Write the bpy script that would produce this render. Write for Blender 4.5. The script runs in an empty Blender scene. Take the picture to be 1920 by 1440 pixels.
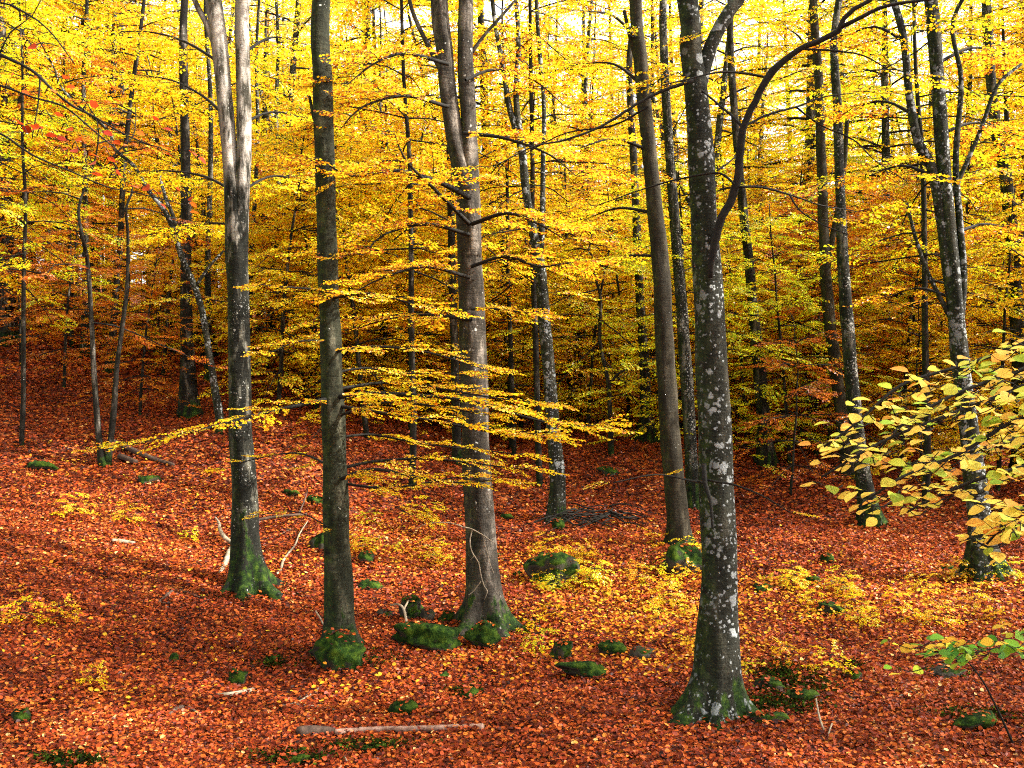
import bpy, math, random
import numpy as np
from mathutils import Vector

# ------------------------------------------------------------------ camera, sky, sun, exposure
SC = bpy.context.scene
COL = SC.collection
CZ = 2.9            # eye height above the near forest floor
F = 1844.0          # focal length in photo pixels (1920 wide)
cam_d = bpy.data.cameras.new('camera')
cam = bpy.data.objects.new('camera', cam_d)
COL.objects.link(cam)
cam.location = (0, 0, CZ)
cam.rotation_euler = (math.radians(90), 0, 0)
cam_d.sensor_width = 36.0
cam_d.lens = 36.0 * F / 1920.0
cam_d.clip_start = 0.05
cam_d.clip_end = 2000
SC.camera = cam

SUN_EL, SUN_AZ = 40.0, 98.0      # azimuth clockwise from +Y: the sun stands to the right, a little behind the camera
W = bpy.data.worlds.new('World')
SC.world = W
W.use_nodes = True
nt = W.node_tree
for n in list(nt.nodes):
    nt.nodes.remove(n)
sky = nt.nodes.new('ShaderNodeTexSky')
sky.sky_type = 'NISHITA'
sky.sun_disc = False
sky.sun_elevation = math.radians(SUN_EL)
sky.sun_rotation = math.radians(SUN_AZ)
sky.air_density = 1.0
sky.dust_density = 3.5
sky.ozone_density = 0.6
bg = nt.nodes.new('ShaderNodeBackground')
bg.inputs['Strength'].default_value = 0.15
wo = nt.nodes.new('ShaderNodeOutputWorld')
hs = nt.nodes.new('ShaderNodeHueSaturation')
hs.inputs['Saturation'].default_value = 0.35
hs.inputs['Value'].default_value = 1.5
nt.links.new(sky.outputs[0], hs.inputs['Color'])
nt.links.new(hs.outputs[0], bg.inputs[0])
nt.links.new(bg.outputs[0], wo.inputs[0])

sun_d = bpy.data.lights.new('sun', 'SUN')
sun_d.energy = 5.0
sun_d.angle = math.radians(0.5)
sun_d.color = (1.0, 0.93, 0.82)
sun = bpy.data.objects.new('sun', sun_d)
COL.objects.link(sun)
a, e = math.radians(SUN_AZ), math.radians(SUN_EL)
to_sun = Vector((math.sin(a) * math.cos(e), math.cos(a) * math.cos(e), math.sin(e)))
sun.rotation_euler = to_sun.to_track_quat('Z', 'Y').to_euler()

SC.view_settings.view_transform = 'Standard'
SC.view_settings.look = 'None'
SC.view_settings.exposure = 1.70
SC.view_settings.gamma = 1.0
SC.render.engine = 'CYCLES'
cy = SC.cycles
cy.max_bounces = 7
cy.diffuse_bounces = 5
cy.glossy_bounces = 2
cy.transmission_bounces = 4
cy.transparent_max_bounces = 2
cy.caustics_reflective = False
cy.caustics_refractive = False
cy.use_denoising = False
cy.sample_clamp_indirect = 8
SC.render.filter_size = 1.1
try:
    SC.render.filter_size = 1.1
    cy.filter_width = 1.1
except Exception:
    pass

rng = np.random.default_rng(7)
random.seed(7)

# ------------------------------------------------------------------ materials
def newmat(name):
    m = bpy.data.materials.new(name)
    m.use_nodes = True
    t = m.node_tree
    for n in list(t.nodes):
        t.nodes.remove(n)
    return m, t

def N(t, typ, **kw):
    n = t.nodes.new(typ)
    for k, v in kw.items():
        setattr(n, k, v)
    return n

def ramp(t, stops, interp='LINEAR'):
    r = N(t, 'ShaderNodeValToRGB')
    r.color_ramp.interpolation = interp
    els = r.color_ramp.elements
    els[0].position, els[0].color = stops[0][0], (*stops[0][1], 1)
    els[1].position, els[1].color = stops[-1][0], (*stops[-1][1], 1)
    for p, c in stops[1:-1]:
        q = els.new(p)
        q.color = (*c, 1)
    return r

def math_n(t, op, a, b=None, c=None, clamp=False):
    n = N(t, 'ShaderNodeMath', operation=op)
    n.use_clamp = clamp
    for i, v in enumerate((a, b, c)):
        if v is None:
            continue
        if isinstance(v, (int, float)):
            n.inputs[i].default_value = v
        else:
            t.links.new(v, n.inputs[i])
    return n.outputs[0]

def mixc(t, fac, a, b, blend='MIX'):
    n = N(t, 'ShaderNodeMix', data_type='RGBA', blend_type=blend)
    for i, v in ((0, fac), (6, a), (7, b)):
        if isinstance(v, (int, float)):
            n.inputs[i].default_value = v
        elif isinstance(v, tuple):
            n.inputs[i].default_value = (*v, 1)
        else:
            t.links.new(v, n.inputs[i])
    return n.outputs[2]

def leafmat(name, stops, transl=0.56, gloss=0.06, rough=0.4, objvar=0.35, patch=None):
    """stops: colours from one leaf to the next; 'rnd' is a per-leaf random number"""
    m, t = newmat(name)
    at = N(t, 'ShaderNodeAttribute', attribute_name='rnd')
    v = at.outputs['Fac']
    if objvar:
        oi = N(t, 'ShaderNodeObjectInfo')
        sh = math_n(t, 'MULTIPLY_ADD', oi.outputs['Random'], objvar, -objvar * 0.5)
        v = math_n(t, 'ADD', v, sh, clamp=True)
    if patch:
        geo = N(t, 'ShaderNodeNewGeometry')
        nz = N(t, 'ShaderNodeTexNoise')
        nz.inputs['Scale'].default_value = patch[0]
        nz.inputs['Detail'].default_value = 3
        t.links.new(geo.outputs['Position'], nz.inputs['Vector'])
        sh = math_n(t, 'MULTIPLY_ADD', nz.outputs[0], patch[1], -patch[1] * 0.5)
        v = math_n(t, 'ADD', v, sh, clamp=True)
    r = ramp(t, stops)
    t.links.new(v, r.inputs[0])
    d = N(t, 'ShaderNodeBsdfDiffuse')
    tr = N(t, 'ShaderNodeBsdfTranslucent')
    t.links.new(r.outputs[0], d.inputs[0])
    g = N(t, 'ShaderNodeMix', data_type='RGBA', blend_type='MIX')
    t.links.new(r.outputs[0], tr.inputs[0])
    mx = N(t, 'ShaderNodeMixShader')
    mx.inputs[0].default_value = transl
    t.links.new(d.outputs[0], mx.inputs[1])
    t.links.new(tr.outputs[0], mx.inputs[2])
    gl = N(t, 'ShaderNodeBsdfGlossy')
    gl.inputs['Roughness'].default_value = rough
    gl.inputs[0].default_value = (1, 1, 1, 1)
    lw = N(t, 'ShaderNodeLayerWeight')
    lw.inputs[0].default_value = 0.35
    mf = math_n(t, 'MULTIPLY', lw.outputs['Fresnel'], gloss)
    m2 = N(t, 'ShaderNodeMixShader')
    t.links.new(mf, m2.inputs[0])
    t.links.new(mx.outputs[0], m2.inputs[1])
    t.links.new(gl.outputs[0], m2.inputs[2])
    o = N(t, 'ShaderNodeOutputMaterial')
    t.links.new(m2.outputs[0], o.inputs[0])
    return m

L_YELLOW = leafmat('leaf_yellow', [(0, (0.60, 0.72, 0.02)), (.3, (0.92, 0.75, 0.015)), (.70, (0.93, 0.60, 0.012)), (.93, (0.88, 0.42, 0.012)), (1, (0.55, 0.16, 0.012))])
L_GOLD = leafmat('leaf_gold', [(0, (0.72, 0.64, 0.02)), (.35, (0.90, 0.62, 0.012)), (.7, (0.84, 0.40, 0.010)), (.93, (0.62, 0.18, 0.010)), (1, (0.32, 0.08, 0.008))])
L_MIX = leafmat('leaf_amber', [(0, (0.66, 0.74, 0.02)), (.25, (0.90, 0.76, 0.02)), (.5, (0.92, 0.62, 0.015)), (.78, (0.88, 0.44, 0.012)), (.95, (0.70, 0.22, 0.012)), (1, (0.35, 0.09, 0.01))])
L_FALLEN = leafmat('leaf_fallen_golden', [(0, (0.60, 0.40, 0.03)), (.35, (0.58, 0.28, 0.02)), (.75, (0.50, 0.17, 0.015)), (1, (0.35, 0.09, 0.01))], transl=.25, objvar=0)
L_ORANGE = leafmat('leaf_orange', [(0, (0.75, 0.40, 0.02)), (.35, (0.68, 0.24, 0.015)), (.7, (0.55, 0.13, 0.012)), (1, (0.30, 0.05, 0.01))])
L_OLIVE = leafmat('leaf_olive', [(0, (0.42, 0.60, 0.02)), (.4, (0.74, 0.76, 0.015)), (.78, (0.86, 0.60, 0.015)), (1, (0.7, 0.25, 0.012))])
L_NEAR = leafmat('leaf_near_yellow', [(0, (0.24, 0.42, 0.04)), (.18, (0.52, 0.58, 0.06)), (.4, (0.80, 0.68, 0.10)), (.85, (0.84, 0.55, 0.09)), (1, (0.74, 0.30, 0.05))], objvar=0, gloss=0.10)
L_NEARG = leafmat('leaf_near_green', [(0, (0.06, 0.24, 0.03)), (.45, (0.20, 0.40, 0.03)), (.6, (0.70, 0.55, 0.05)), (1, (0.80, 0.42, 0.04))], objvar=0, gloss=0.10)
L_RED = leafmat('leaf_near_red', [(0, (0.60, 0.14, 0.010)), (.5, (0.45, 0.05, 0.006)), (1, (0.28, 0.02, 0.004))], objvar=0, gloss=0.2)
L_LITTER = leafmat('leaf_litter', [(0, (0.018, 0.004, 0.003)), (.2, (0.09, 0.012, 0.004)), (.45, (0.23, 0.030, 0.006)), (.74, (0.40, 0.076, 0.011)), (.94, (0.54, 0.155, 0.020)), (.985, (0.68, 0.30, 0.05)), (1, (0.75, 0.48, 0.18))],
                   transl=0.18, gloss=0.22, rough=0.42, objvar=0, patch=(0.45, 0.70))

def bark(name, dark, mid, light, spot=0.3, spot_scale=14, spotcol=(0.62, 0.64, 0.6), moss=0.6, side=0.0, mossside=0.25, streak=0.5, pale_top=None):
    m, t = newmat(name)
    tc = N(t, 'ShaderNodeTexCoord')
    P = tc.outputs['Object']
    mp = N(t, 'ShaderNodeMapping')
    mp.inputs['Scale'].default_value = (5, 5, 1.3)
    t.links.new(P, mp.inputs[0])
    n1 = N(t, 'ShaderNodeTexNoise')
    n1.inputs['Scale'].default_value = 1.6
    n1.inputs['Detail'].default_value = 8
    n1.inputs['Roughness'].default_value = 0.65
    t.links.new(mp.outputs[0], n1.inputs['Vector'])
    r1 = ramp(t, [(.34, dark), (.53, mid), (.74, light)])
    t.links.new(n1.outputs[0], r1.inputs[0])
    col = r1.outputs[0]
    # fine pores and cracks
    n2 = N(t, 'ShaderNodeTexNoise')
    n2.inputs['Scale'].default_value = 55
    n2.inputs['Detail'].default_value = 5
    t.links.new(P, n2.inputs['Vector'])
    col = mixc(t, 0.55, col, ramp_out(t, n2.outputs[0], [(.35, (0.35, 0.35, 0.33)), (.65, (1.25, 1.25, 1.22))]), 'MULTIPLY')
    # dark horizontal wrinkles of beech bark
    mp2 = N(t, 'ShaderNodeMapping')
    mp2.inputs['Scale'].default_value = (2, 2, 14)
    t.links.new(P, mp2.inputs[0])
    n3 = N(t, 'ShaderNodeTexNoise')
    n3.inputs['Scale'].default_value = 2.2
    n3.inputs['Detail'].default_value = 4
    n3.inputs['Distortion'].default_value = 0.6
    t.links.new(mp2.outputs[0], n3.inputs['Vector'])
    col = mixc(t, streak, col, ramp_out(t, n3.outputs[0], [(.38, (0.25, 0.24, 0.22)), (.47, (1, 1, 1))]), 'MULTIPLY')
    if pale_top:      # paler bark with dark speckles above this height
        s0 = N(t, 'ShaderNodeSeparateXYZ')
        t.links.new(P, s0.inputs[0])
        cf = math_n(t, 'MULTIPLY', math_n(t, 'ADD', math_n(t, 'SUBTRACT', s0.outputs[2], pale_top[0]), math_n(t, 'MULTIPLY_ADD', n1.outputs[0], 5, -2.5)), 0.8, clamp=True)
        col = mixc(t, cf, col, mixc(t, 1.0, ramp_out(t, n1.outputs[0], [(.40, (.12, .12, .10)), (.56, (1, 1, 1))]), pale_top[1], 'MULTIPLY'))
    # lichen spots in two sizes
    big = N(t, 'ShaderNodeTexNoise')
    big.inputs['Scale'].default_value = 2.3
    big.inputs['Detail'].default_value = 3
    t.links.new(P, big.inputs['Vector'])
    spots = None
    for sc_, rad, thr in ((spot_scale, .36, 0), (spot_scale * 2.6, .34, .06)):
        wp = N(t, 'ShaderNodeTexNoise')
        wp.inputs['Scale'].default_value = sc_ * 1.5
        t.links.new(P, wp.inputs['Vector'])
        pw = mixc(t, 0.10 * 10 / sc_, P, wp.outputs[1], 'ADD')
        vo = N(t, 'ShaderNodeTexVoronoi')
        vo.inputs['Scale'].default_value = sc_
        t.links.new(pw, vo.inputs['Vector'])
        sep = N(t, 'ShaderNodeSeparateColor')
        t.links.new(vo.outputs['Color'], sep.inputs[0])
        # radius of the spot in this cell: random, larger where the patch noise is high
        q = math_n(t, 'ADD', sep.outputs[0], math_n(t, 'MULTIPLY_ADD', big.outputs[0], 2.6, -1.3 + spot - 1.0 - thr))
        rr = math_n(t, 'MULTIPLY', q, rad * 1.3)
        k = math_n(t, 'MULTIPLY', math_n(t, 'SUBTRACT', rr, vo.outputs['Distance']), 9, clamp=True)
        spots = k if spots is None else math_n(t, 'MAXIMUM', spots, k)
    sn = mixc(t, 0.6, spotcol, ramp_out(t, n2.outputs[0], [(.3, (0.25, 0.27, 0.25)), (.6, (1, 1, 1))]), 'MULTIPLY')
    col = mixc(t, math_n(t, 'MULTIPLY', spots, 0.9), col, sn)
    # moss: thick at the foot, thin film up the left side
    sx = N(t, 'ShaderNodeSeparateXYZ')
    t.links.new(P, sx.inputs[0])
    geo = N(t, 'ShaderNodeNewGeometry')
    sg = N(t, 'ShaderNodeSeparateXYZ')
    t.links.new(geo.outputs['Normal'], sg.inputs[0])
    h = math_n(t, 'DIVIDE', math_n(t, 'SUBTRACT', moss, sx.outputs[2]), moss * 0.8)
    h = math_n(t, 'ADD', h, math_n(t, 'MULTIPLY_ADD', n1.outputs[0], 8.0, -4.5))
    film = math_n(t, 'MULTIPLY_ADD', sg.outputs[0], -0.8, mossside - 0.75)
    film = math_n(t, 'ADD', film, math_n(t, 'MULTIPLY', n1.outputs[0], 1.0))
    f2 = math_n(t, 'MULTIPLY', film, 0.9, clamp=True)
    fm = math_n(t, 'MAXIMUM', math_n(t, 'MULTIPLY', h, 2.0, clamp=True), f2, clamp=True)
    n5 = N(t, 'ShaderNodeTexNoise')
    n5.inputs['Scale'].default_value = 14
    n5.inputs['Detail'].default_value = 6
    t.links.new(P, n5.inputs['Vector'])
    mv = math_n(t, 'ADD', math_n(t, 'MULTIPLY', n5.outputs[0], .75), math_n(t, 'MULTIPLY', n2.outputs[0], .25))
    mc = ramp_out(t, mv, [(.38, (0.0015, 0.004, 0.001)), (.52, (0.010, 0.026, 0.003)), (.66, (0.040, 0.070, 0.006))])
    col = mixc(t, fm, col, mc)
    b = N(t, 'ShaderNodeBsdfPrincipled')
    b.inputs['Roughness'].default_value = 0.9
    b.inputs['Specular IOR Level'].default_value = 0.15
    t.links.new(col, b.inputs['Base Color'])
    hgt = math_n(t, 'ADD', math_n(t, 'MULTIPLY', n1.outputs[0], 0.6), math_n(t, 'MULTIPLY', n2.outputs[0], 0.5))
    hgt = math_n(t, 'ADD', hgt, math_n(t, 'MULTIPLY', n3.outputs[0], 0.4))
    hgt = math_n(t, 'ADD', hgt, math_n(t, 'MULTIPLY', spots, 0.1))
    bp = N(t, 'ShaderNodeBump')
    bp.inputs['Strength'].default_value = 0.55
    bp.inputs['Distance'].default_value = 0.03
    t.links.new(hgt, bp.inputs['Height'])
    t.links.new(bp.outputs[0], b.inputs['Normal'])
    o = N(t, 'ShaderNodeOutputMaterial')
    t.links.new(b.outputs[0], o.inputs[0])
    return m

def ramp_out(t, src, stops):
    r = ramp(t, stops)
    t.links.new(src, r.inputs[0])
    return r.outputs[0]

B_GREY = bark('bark_grey_lichen', (0.0060, 0.0067, 0.0045), (0.0204, 0.0204, 0.0143), (0.0782, 0.0718, 0.0534), spot=1.08, spot_scale=11, spotcol=(0.27, 0.29, 0.29), moss=0.34)
B_OLIVE = bark('bark_olive', (0.0075, 0.0090, 0.0045), (0.0245, 0.0258, 0.0150), (0.1288, 0.1196, 0.0828), spot=0.22, spot_scale=19, spotcol=(0.6, 0.62, 0.58), moss=0.36, mossside=0.42)
B_DARK = bark('bark_dark_patched', (0.0037, 0.0045, 0.0030), (0.0122, 0.0122, 0.0088), (0.2760, 0.2576, 0.2116), spot=0.85, spot_scale=24, spotcol=(0.33, 0.33, 0.30), moss=0.75, mossside=0.3)
B_TWIN = bark('bark_black_to_pale', (0.0037, 0.0045, 0.0030), (0.0122, 0.0122, 0.0088), (0.2392, 0.2300, 0.1840), spot=0.6, spot_scale=24, spotcol=(0.33, 0.33, 0.30), moss=0.9, mossside=0.3, pale_top=(4.6, (0.34, 0.31, 0.27)))
B_PALE = bark('bark_pale_centre', (0.0105, 0.0090, 0.0067), (0.0510, 0.0435, 0.0354), (0.2760, 0.2392, 0.2024), spot=0.40, spot_scale=14, spotcol=(0.5, 0.5, 0.46), moss=0.45, mossside=0.2)
B_BROWN = bark('bark_plain_brown', (0.0112, 0.0090, 0.0053), (0.0245, 0.0204, 0.0129), (0.0828, 0.0690, 0.0460), spot=0.12, spot_scale=22, moss=0.15, mossside=0.1, streak=.3)
B_FAR = bark('bark_far', (0.0045, 0.0037, 0.0030), (0.0150, 0.0129, 0.0095), (0.1840, 0.1656, 0.1380), spot=0.25, spot_scale=9, moss=0.3, mossside=0.15)

def simple_mat(name, stops, scale=8, rough=.85, bump=.4, stretch=(1, 1, 1)):
    m, t = newmat(name)
    tc = N(t, 'ShaderNodeTexCoord')
    mp = N(t, 'ShaderNodeMapping')
    mp.inputs['Scale'].default_value = stretch
    t.links.new(tc.outputs['Object'], mp.inputs[0])
    n = N(t, 'ShaderNodeTexNoise')
    n.inputs['Scale'].default_value = scale
    n.inputs['Detail'].default_value = 8
    n.inputs['Roughness'].default_value = .65
    t.links.new(mp.outputs[0], n.inputs['Vector'])
    c = ramp_out(t, n.outputs[0], stops)
    b = N(t, 'ShaderNodeBsdfPrincipled')
    b.inputs['Roughness'].default_value = rough
    b.inputs['Specular IOR Level'].default_value = .2
    t.links.new(c, b.inputs['Base Color'])
    bp = N(t, 'ShaderNodeBump')
    bp.inputs['Strength'].default_value = bump
    bp.inputs['Distance'].default_value = .02
    t.links.new(n.outputs[0], bp.inputs['Height'])
    t.links.new(bp.outputs[0], b.inputs['Normal'])
    o = N(t, 'ShaderNodeOutputMaterial')
    t.links.new(b.outputs[0], o.inputs[0])
    return m

M_TWIG = simple_mat('twig_dark', [(.3, (0.004, 0.004, 0.003)), (.7, (0.016, 0.014, 0.011))], 20)
M_PALEWOOD = simple_mat('dead_wood_pale', [(.3, (0.08, 0.06, 0.04)), (.7, (0.34, 0.28, 0.20))], 14, stretch=(1, 1, 1))
M_PLANK = simple_mat('dead_wood_pinkish', [(.35, (0.13, 0.07, 0.05)), (.65, (0.40, 0.25, 0.19))], 10)
M_DARKWOOD = simple_mat('rotten_wood_dark', [(.3, (0.02, 0.013, 0.01)), (.7, (0.11, 0.07, 0.05))], 16)

def rockmat(name, mossy):
    m, t = newmat(name)
    tc = N(t, 'ShaderNodeTexCoord')
    n = N(t, 'ShaderNodeTexNoise')
    n.inputs['Scale'].default_value = 5
    n.inputs['Detail'].default_value = 9
    t.links.new(tc.outputs['Object'], n.inputs['Vector'])
    n2 = N(t, 'ShaderNodeTexNoise')
    n2.inputs['Scale'].default_value = 70
    n2.inputs['Detail'].default_value = 4
    t.links.new(tc.outputs['Object'], n2.inputs['Vector'])
    stone = ramp_out(t, n.outputs[0], [(.3, (0.012, 0.011, 0.008)), (.5, (0.04, 0.036, 0.027)), (.7, (0.12, 0.105, 0.08)), (.85, (0.22, 0.20, 0.16))])
    n5 = N(t, 'ShaderNodeTexNoise')
    n5.inputs['Scale'].default_value = 11
    n5.inputs['Detail'].default_value = 6
    t.links.new(tc.outputs['Object'], n5.inputs['Vector'])
    mv = math_n(t, 'ADD', math_n(t, 'MULTIPLY', n5.outputs[0], .7), math_n(t, 'MULTIPLY', n2.outputs[0], .3))
    green = ramp_out(t, mv, [(.38, (0.002, 0.005, 0.001)), (.5, (0.010, 0.028, 0.003)), (.66, (0.05, 0.085, 0.007))])
    geo = N(t, 'ShaderNodeNewGeometry')
    sg = N(t, 'ShaderNodeSeparateXYZ')
    t.links.new(geo.outputs['Normal'], sg.inputs[0])
    f = math_n(t, 'ADD', math_n(t, 'MULTIPLY', sg.outputs[2], 1.5), math_n(t, 'MULTIPLY_ADD', n.outputs[0], 4.5, -2.9 + mossy * 1.7))
    f = math_n(t, 'MULTIPLY', f, 2.5, clamp=True)
    b = N(t, 'ShaderNodeBsdfPrincipled')
    b.inputs['Roughness'].default_value = .95
    b.inputs['Specular IOR Level'].default_value = .1
    t.links.new(mixc(t, f, stone, green), b.inputs['Base Color'])
    bp = N(t, 'ShaderNodeBump')
    bp.inputs['Strength'].default_value = .8
    bp.inputs['Distance'].default_value = .03
    t.links.new(math_n(t, 'ADD', n.outputs[0], math_n(t, 'MULTIPLY', n2.outputs[0], .5)), bp.inputs['Height'])
    t.links.new(bp.outputs[0], b.inputs['Normal'])
    o = N(t, 'ShaderNodeOutputMaterial')
    t.links.new(b.outputs[0], o.inputs[0])
    return m

M_MOSSROCK = rockmat('rock_mossy', 0.75)
M_HALFROCK = rockmat('rock_half_mossy', 0.35)
M_GREYROCK = rockmat('rock_grey', -0.3)

def groundmat():
    m, t = newmat('forest_floor')
    geo = N(t, 'ShaderNodeNewGeometry')
    P = geo.outputs['Position']
    wn = N(t, 'ShaderNodeTexNoise')
    wn.inputs['Scale'].default_value = 9
    t.links.new(P, wn.inputs['Vector'])
    pw = mixc(t, 0.12, P, wn.outputs[1], 'ADD')
    vo = N(t, 'ShaderNodeTexVoronoi')
    vo.inputs['Scale'].default_value = 17
    t.links.new(pw, vo.inputs['Vector'])
    sep = N(t, 'ShaderNodeSeparateColor')
    t.links.new(vo.outputs['Color'], sep.inputs[0])
    n = N(t, 'ShaderNodeTexNoise')
    n.inputs['Scale'].default_value = 0.5
    n.inputs['Detail'].default_value = 5
    t.links.new(P, n.inputs['Vector'])
    v = math_n(t, 'ADD', sep.outputs[0], math_n(t, 'MULTIPLY_ADD', n.outputs[0], 0.6, -0.3), clamp=True)
    c = ramp_out(t, v, [(0, (0.02, 0.005, 0.003)), (.25, (0.08, 0.012, 0.004)), (.55, (0.22, 0.035, 0.008)), (.8, (0.42, 0.10, 0.015)), (1, (0.60, 0.22, 0.04))])
    edge = ramp_out(t, vo.outputs['Distance'], [(.3, (1, 1, 1)), (.75, (0.25, 0.2, 0.2))])
    c = mixc(t, .8, c, edge, 'MULTIPLY')
    b = N(t, 'ShaderNodeBsdfPrincipled')
    b.inputs['Roughness'].default_value = .8
    b.inputs['Specular IOR Level'].default_value = .25
    t.links.new(c, b.inputs['Base Color'])
    bp = N(t, 'ShaderNodeBump')
    bp.inputs['Strength'].default_value = 1
    bp.inputs['Distance'].default_value = .03
    t.links.new(math_n(t, 'SUBTRACT', math_n(t, 'MULTIPLY', sep.outputs[1], 1.0), vo.outputs['Distance']), bp.inputs['Height'])
    t.links.new(bp.outputs[0], b.inputs['Normal'])
    o = N(t, 'ShaderNodeOutputMaterial')
    t.links.new(b.outputs[0], o.inputs[0])
    return m
M_GROUND = groundmat()

# ------------------------------------------------------------------ object helpers
def tag(o, label=None, cat=None, group=None, kind=None):
    if label: o['label'] = label
    if cat: o['category'] = cat
    if group: o['group'] = group
    if kind: o['kind'] = kind
    return o

def empty(name, loc, label, cat, group=None, rz=0.0, s=1.0):
    o = bpy.data.objects.new(name, None)
    COL.objects.link(o)
    o.location = loc
    o.rotation_euler = (0, 0, rz)
    o.scale = (s, s, s)
    o.empty_display_size = .2
    return tag(o, label, cat, group)

def mesh_obj(name, V, Fc, mat, parent=None, loc=(0, 0, 0), rnd=None, smooth=True):
    """V (n,3) float, Fc (m,k) int all faces of one size (or a list of such arrays)"""
    me = bpy.data.meshes.new(name)
    V = np.asarray(V, dtype=np.float32)
    fl = Fc if isinstance(Fc, list) else [Fc]
    fl = [np.asarray(f, dtype=np.int32) for f in fl if len(f)]
    nl = sum(f.size for f in fl)
    nf = sum(len(f) for f in fl)
    me.vertices.add(len(V))
    me.vertices.foreach_set('co', V.ravel())
    me.loops.add(nl)
    me.polygons.add(nf)
    me.loops.foreach_set('vertex_index', np.concatenate([f.ravel() for f in fl]))
    sizes = np.concatenate([np.full(len(f), f.shape[1], dtype=np.int32) for f in fl])
    starts = np.concatenate([[0], np.cumsum(sizes)[:-1]]).astype(np.int32)
    me.polygons.foreach_set('loop_start', starts)
    try:
        me.polygons.foreach_set('loop_total', sizes)
    except Exception:
        pass
    me.polygons.foreach_set('use_smooth', np.full(nf, smooth, dtype=bool))
    me.update(calc_edges=True)
    if rnd is not None:
        at = me.attributes.new('rnd', 'FLOAT', 'FACE')
        at.data.foreach_set('value', np.asarray(rnd, dtype=np.float32))
    me.materials.append(mat)
    o = bpy.data.objects.new(name, me)
    COL.objects.link(o)
    o.location = loc
    o.parent = parent
    return o

def catmull(pts, rad, step):
    """resample polyline and radii smoothly"""
    P = np.asarray(pts, float)
    R = np.asarray(rad, float)
    if len(P) < 3:
        n = max(2, int(np.linalg.norm(P[-1] - P[0]) / step) + 1)
        s = np.linspace(0, 1, n)[:, None]
        return P[0] + (P[-1] - P[0]) * s, R[0] + (R[-1] - R[0]) * s[:, 0]
    A = np.vstack([2 * P[0] - P[1], P, 2 * P[-1] - P[-2]])
    out, ro = [], []
    for i in range(len(P) - 1):
        p0, p1, p2, p3 = A[i:i + 4]
        n = max(1, int(np.linalg.norm(p2 - p1) / step))
        for k in range(n):
            s = k / n
            out.append(0.5 * ((2 * p1) + (-p0 + p2) * s + (2 * p0 - 5 * p1 + 4 * p2 - p3) * s * s + (-p0 + 3 * p1 - 3 * p2 + p3) * s ** 3))
            ro.append(R[i] + (R[i + 1] - R[i]) * s)
    out.append(P[-1]); ro.append(R[-1])
    return np.array(out), np.array(ro)

class Tubes:
    def __init__(self):
        self.V, self.Q, self.n = [], [], 0

    def add(self, pts, rad, k=6, rough=0.0, flare=None, seed=0, cap=True):
        P = np.asarray(pts, float)
        R = np.asarray(rad, float)
        n = len(P)
        T = np.gradient(P, axis=0)
        T /= np.linalg.norm(T, axis=1)[:, None] + 1e-9
        ref = np.array([1.0, 0, 0]) if abs(T[:, 0]).mean() < .8 else np.array([0, 0, 1.0])
        U = np.cross(T, ref)
        U /= np.linalg.norm(U, axis=1)[:, None] + 1e-9
        Wv = np.cross(T, U)
        th = np.arange(k) / k * 2 * math.pi
        rr = np.repeat(R[:, None], k, 1)
        s = np.concatenate([[0], np.cumsum(np.linalg.norm(np.diff(P, axis=0), axis=1))])
        if rough:
            r_ = np.random.default_rng(seed)
            acc = 0
            for _ in range(7):
                fz, ft, ph = r_.uniform(.6, 9), r_.integers(1, 5), r_.uniform(0, 6.28)
                acc = acc + np.sin(s[:, None] * fz + ph + ft * th[None, :] * r_.choice([-1, 1])) / (1 + fz * .35)
            rr = rr * (1 + rough * acc)
        if flare:
            amp, hh, nl, ph = flare[:4]
            h = np.maximum(0, (P[:, 2] - flare[4]))[:, None]
            lob = (0.5 + 0.5 * np.cos(nl * th[None, :] + ph + .5 * np.sin(2 * th[None, :] + ph)))
            rg = np.random.default_rng(int(ph * 100) + nl)
            wid = 0
            for q_ in range(nl + 1):          # buttress roots of different strength and spread
                c0 = ph + q_ * 6.283 / (nl + 1) + rg.normal(0, .22)
                a0, w0 = rg.uniform(.55, 1.45), rg.uniform(.16, .30)
                dth = (th[None, :] - c0 + math.pi) % (2 * math.pi) - math.pi
                hs = hh * rg.uniform(.55, 1.0)
                wid = wid + a0 * np.exp(-(dth / (w0 * (1 + h * 1.2))) ** 2) * (np.exp(-h / hs) + .16 * np.exp(-h / (hs * 4)))
            rr = rr * (1 + amp * (.95 * wid + .22 * np.exp(-h / hh) + .05 * np.exp(-h / (hh * 4)) * lob))
        ring = P[:, None, :] + rr[:, :, None] * (np.cos(th)[None, :, None] * U[:, None, :] + np.sin(th)[None, :, None] * Wv[:, None, :])
        i = np.arange(n - 1)[:, None] * k
        j = np.arange(k)[None, :]
        j2 = (j + 1) % k
        q = np.stack([i + j, i + j2, i + k + j2, i + k + j], -1).reshape(-1, 4) + self.n
        self.V.append(ring.reshape(-1, 3))
        self.Q.append(q)
        self.n += n * k
        if cap:
            for e_, c in ((n - 1, P[-1] + T[-1] * R[-1] * .3), (0, P[0] - T[0] * R[0] * .3)):
                self.V.append(c[None, :])
                ci = self.n
                self.n += 1
                b0 = ci - 1 - n * k + e_ * k if e_ else ci - 2 - n * k
                base = (self.n - 1 - n * k - (0 if e_ else 1)) + e_ * k
                jj = np.arange(0, k)
                q2 = np.stack([base + jj, base + (jj + 1) % k, np.full(k, ci), np.full(k, ci)], -1)
                self.tri = getattr(self, 'tri', [])
                self.tri.append(q2[:, :3] if e_ else q2[:, [1, 0, 2]])

    def build(self, name, mat, parent=None, loc=(0, 0, 0)):
        V = np.vstack(self.V) - 0
        return mesh_obj(name, V, [np.vstack(self.Q)] + ([np.vstack(self.tri)] if hasattr(self, 'tri') else []), mat, parent, loc)

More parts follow.
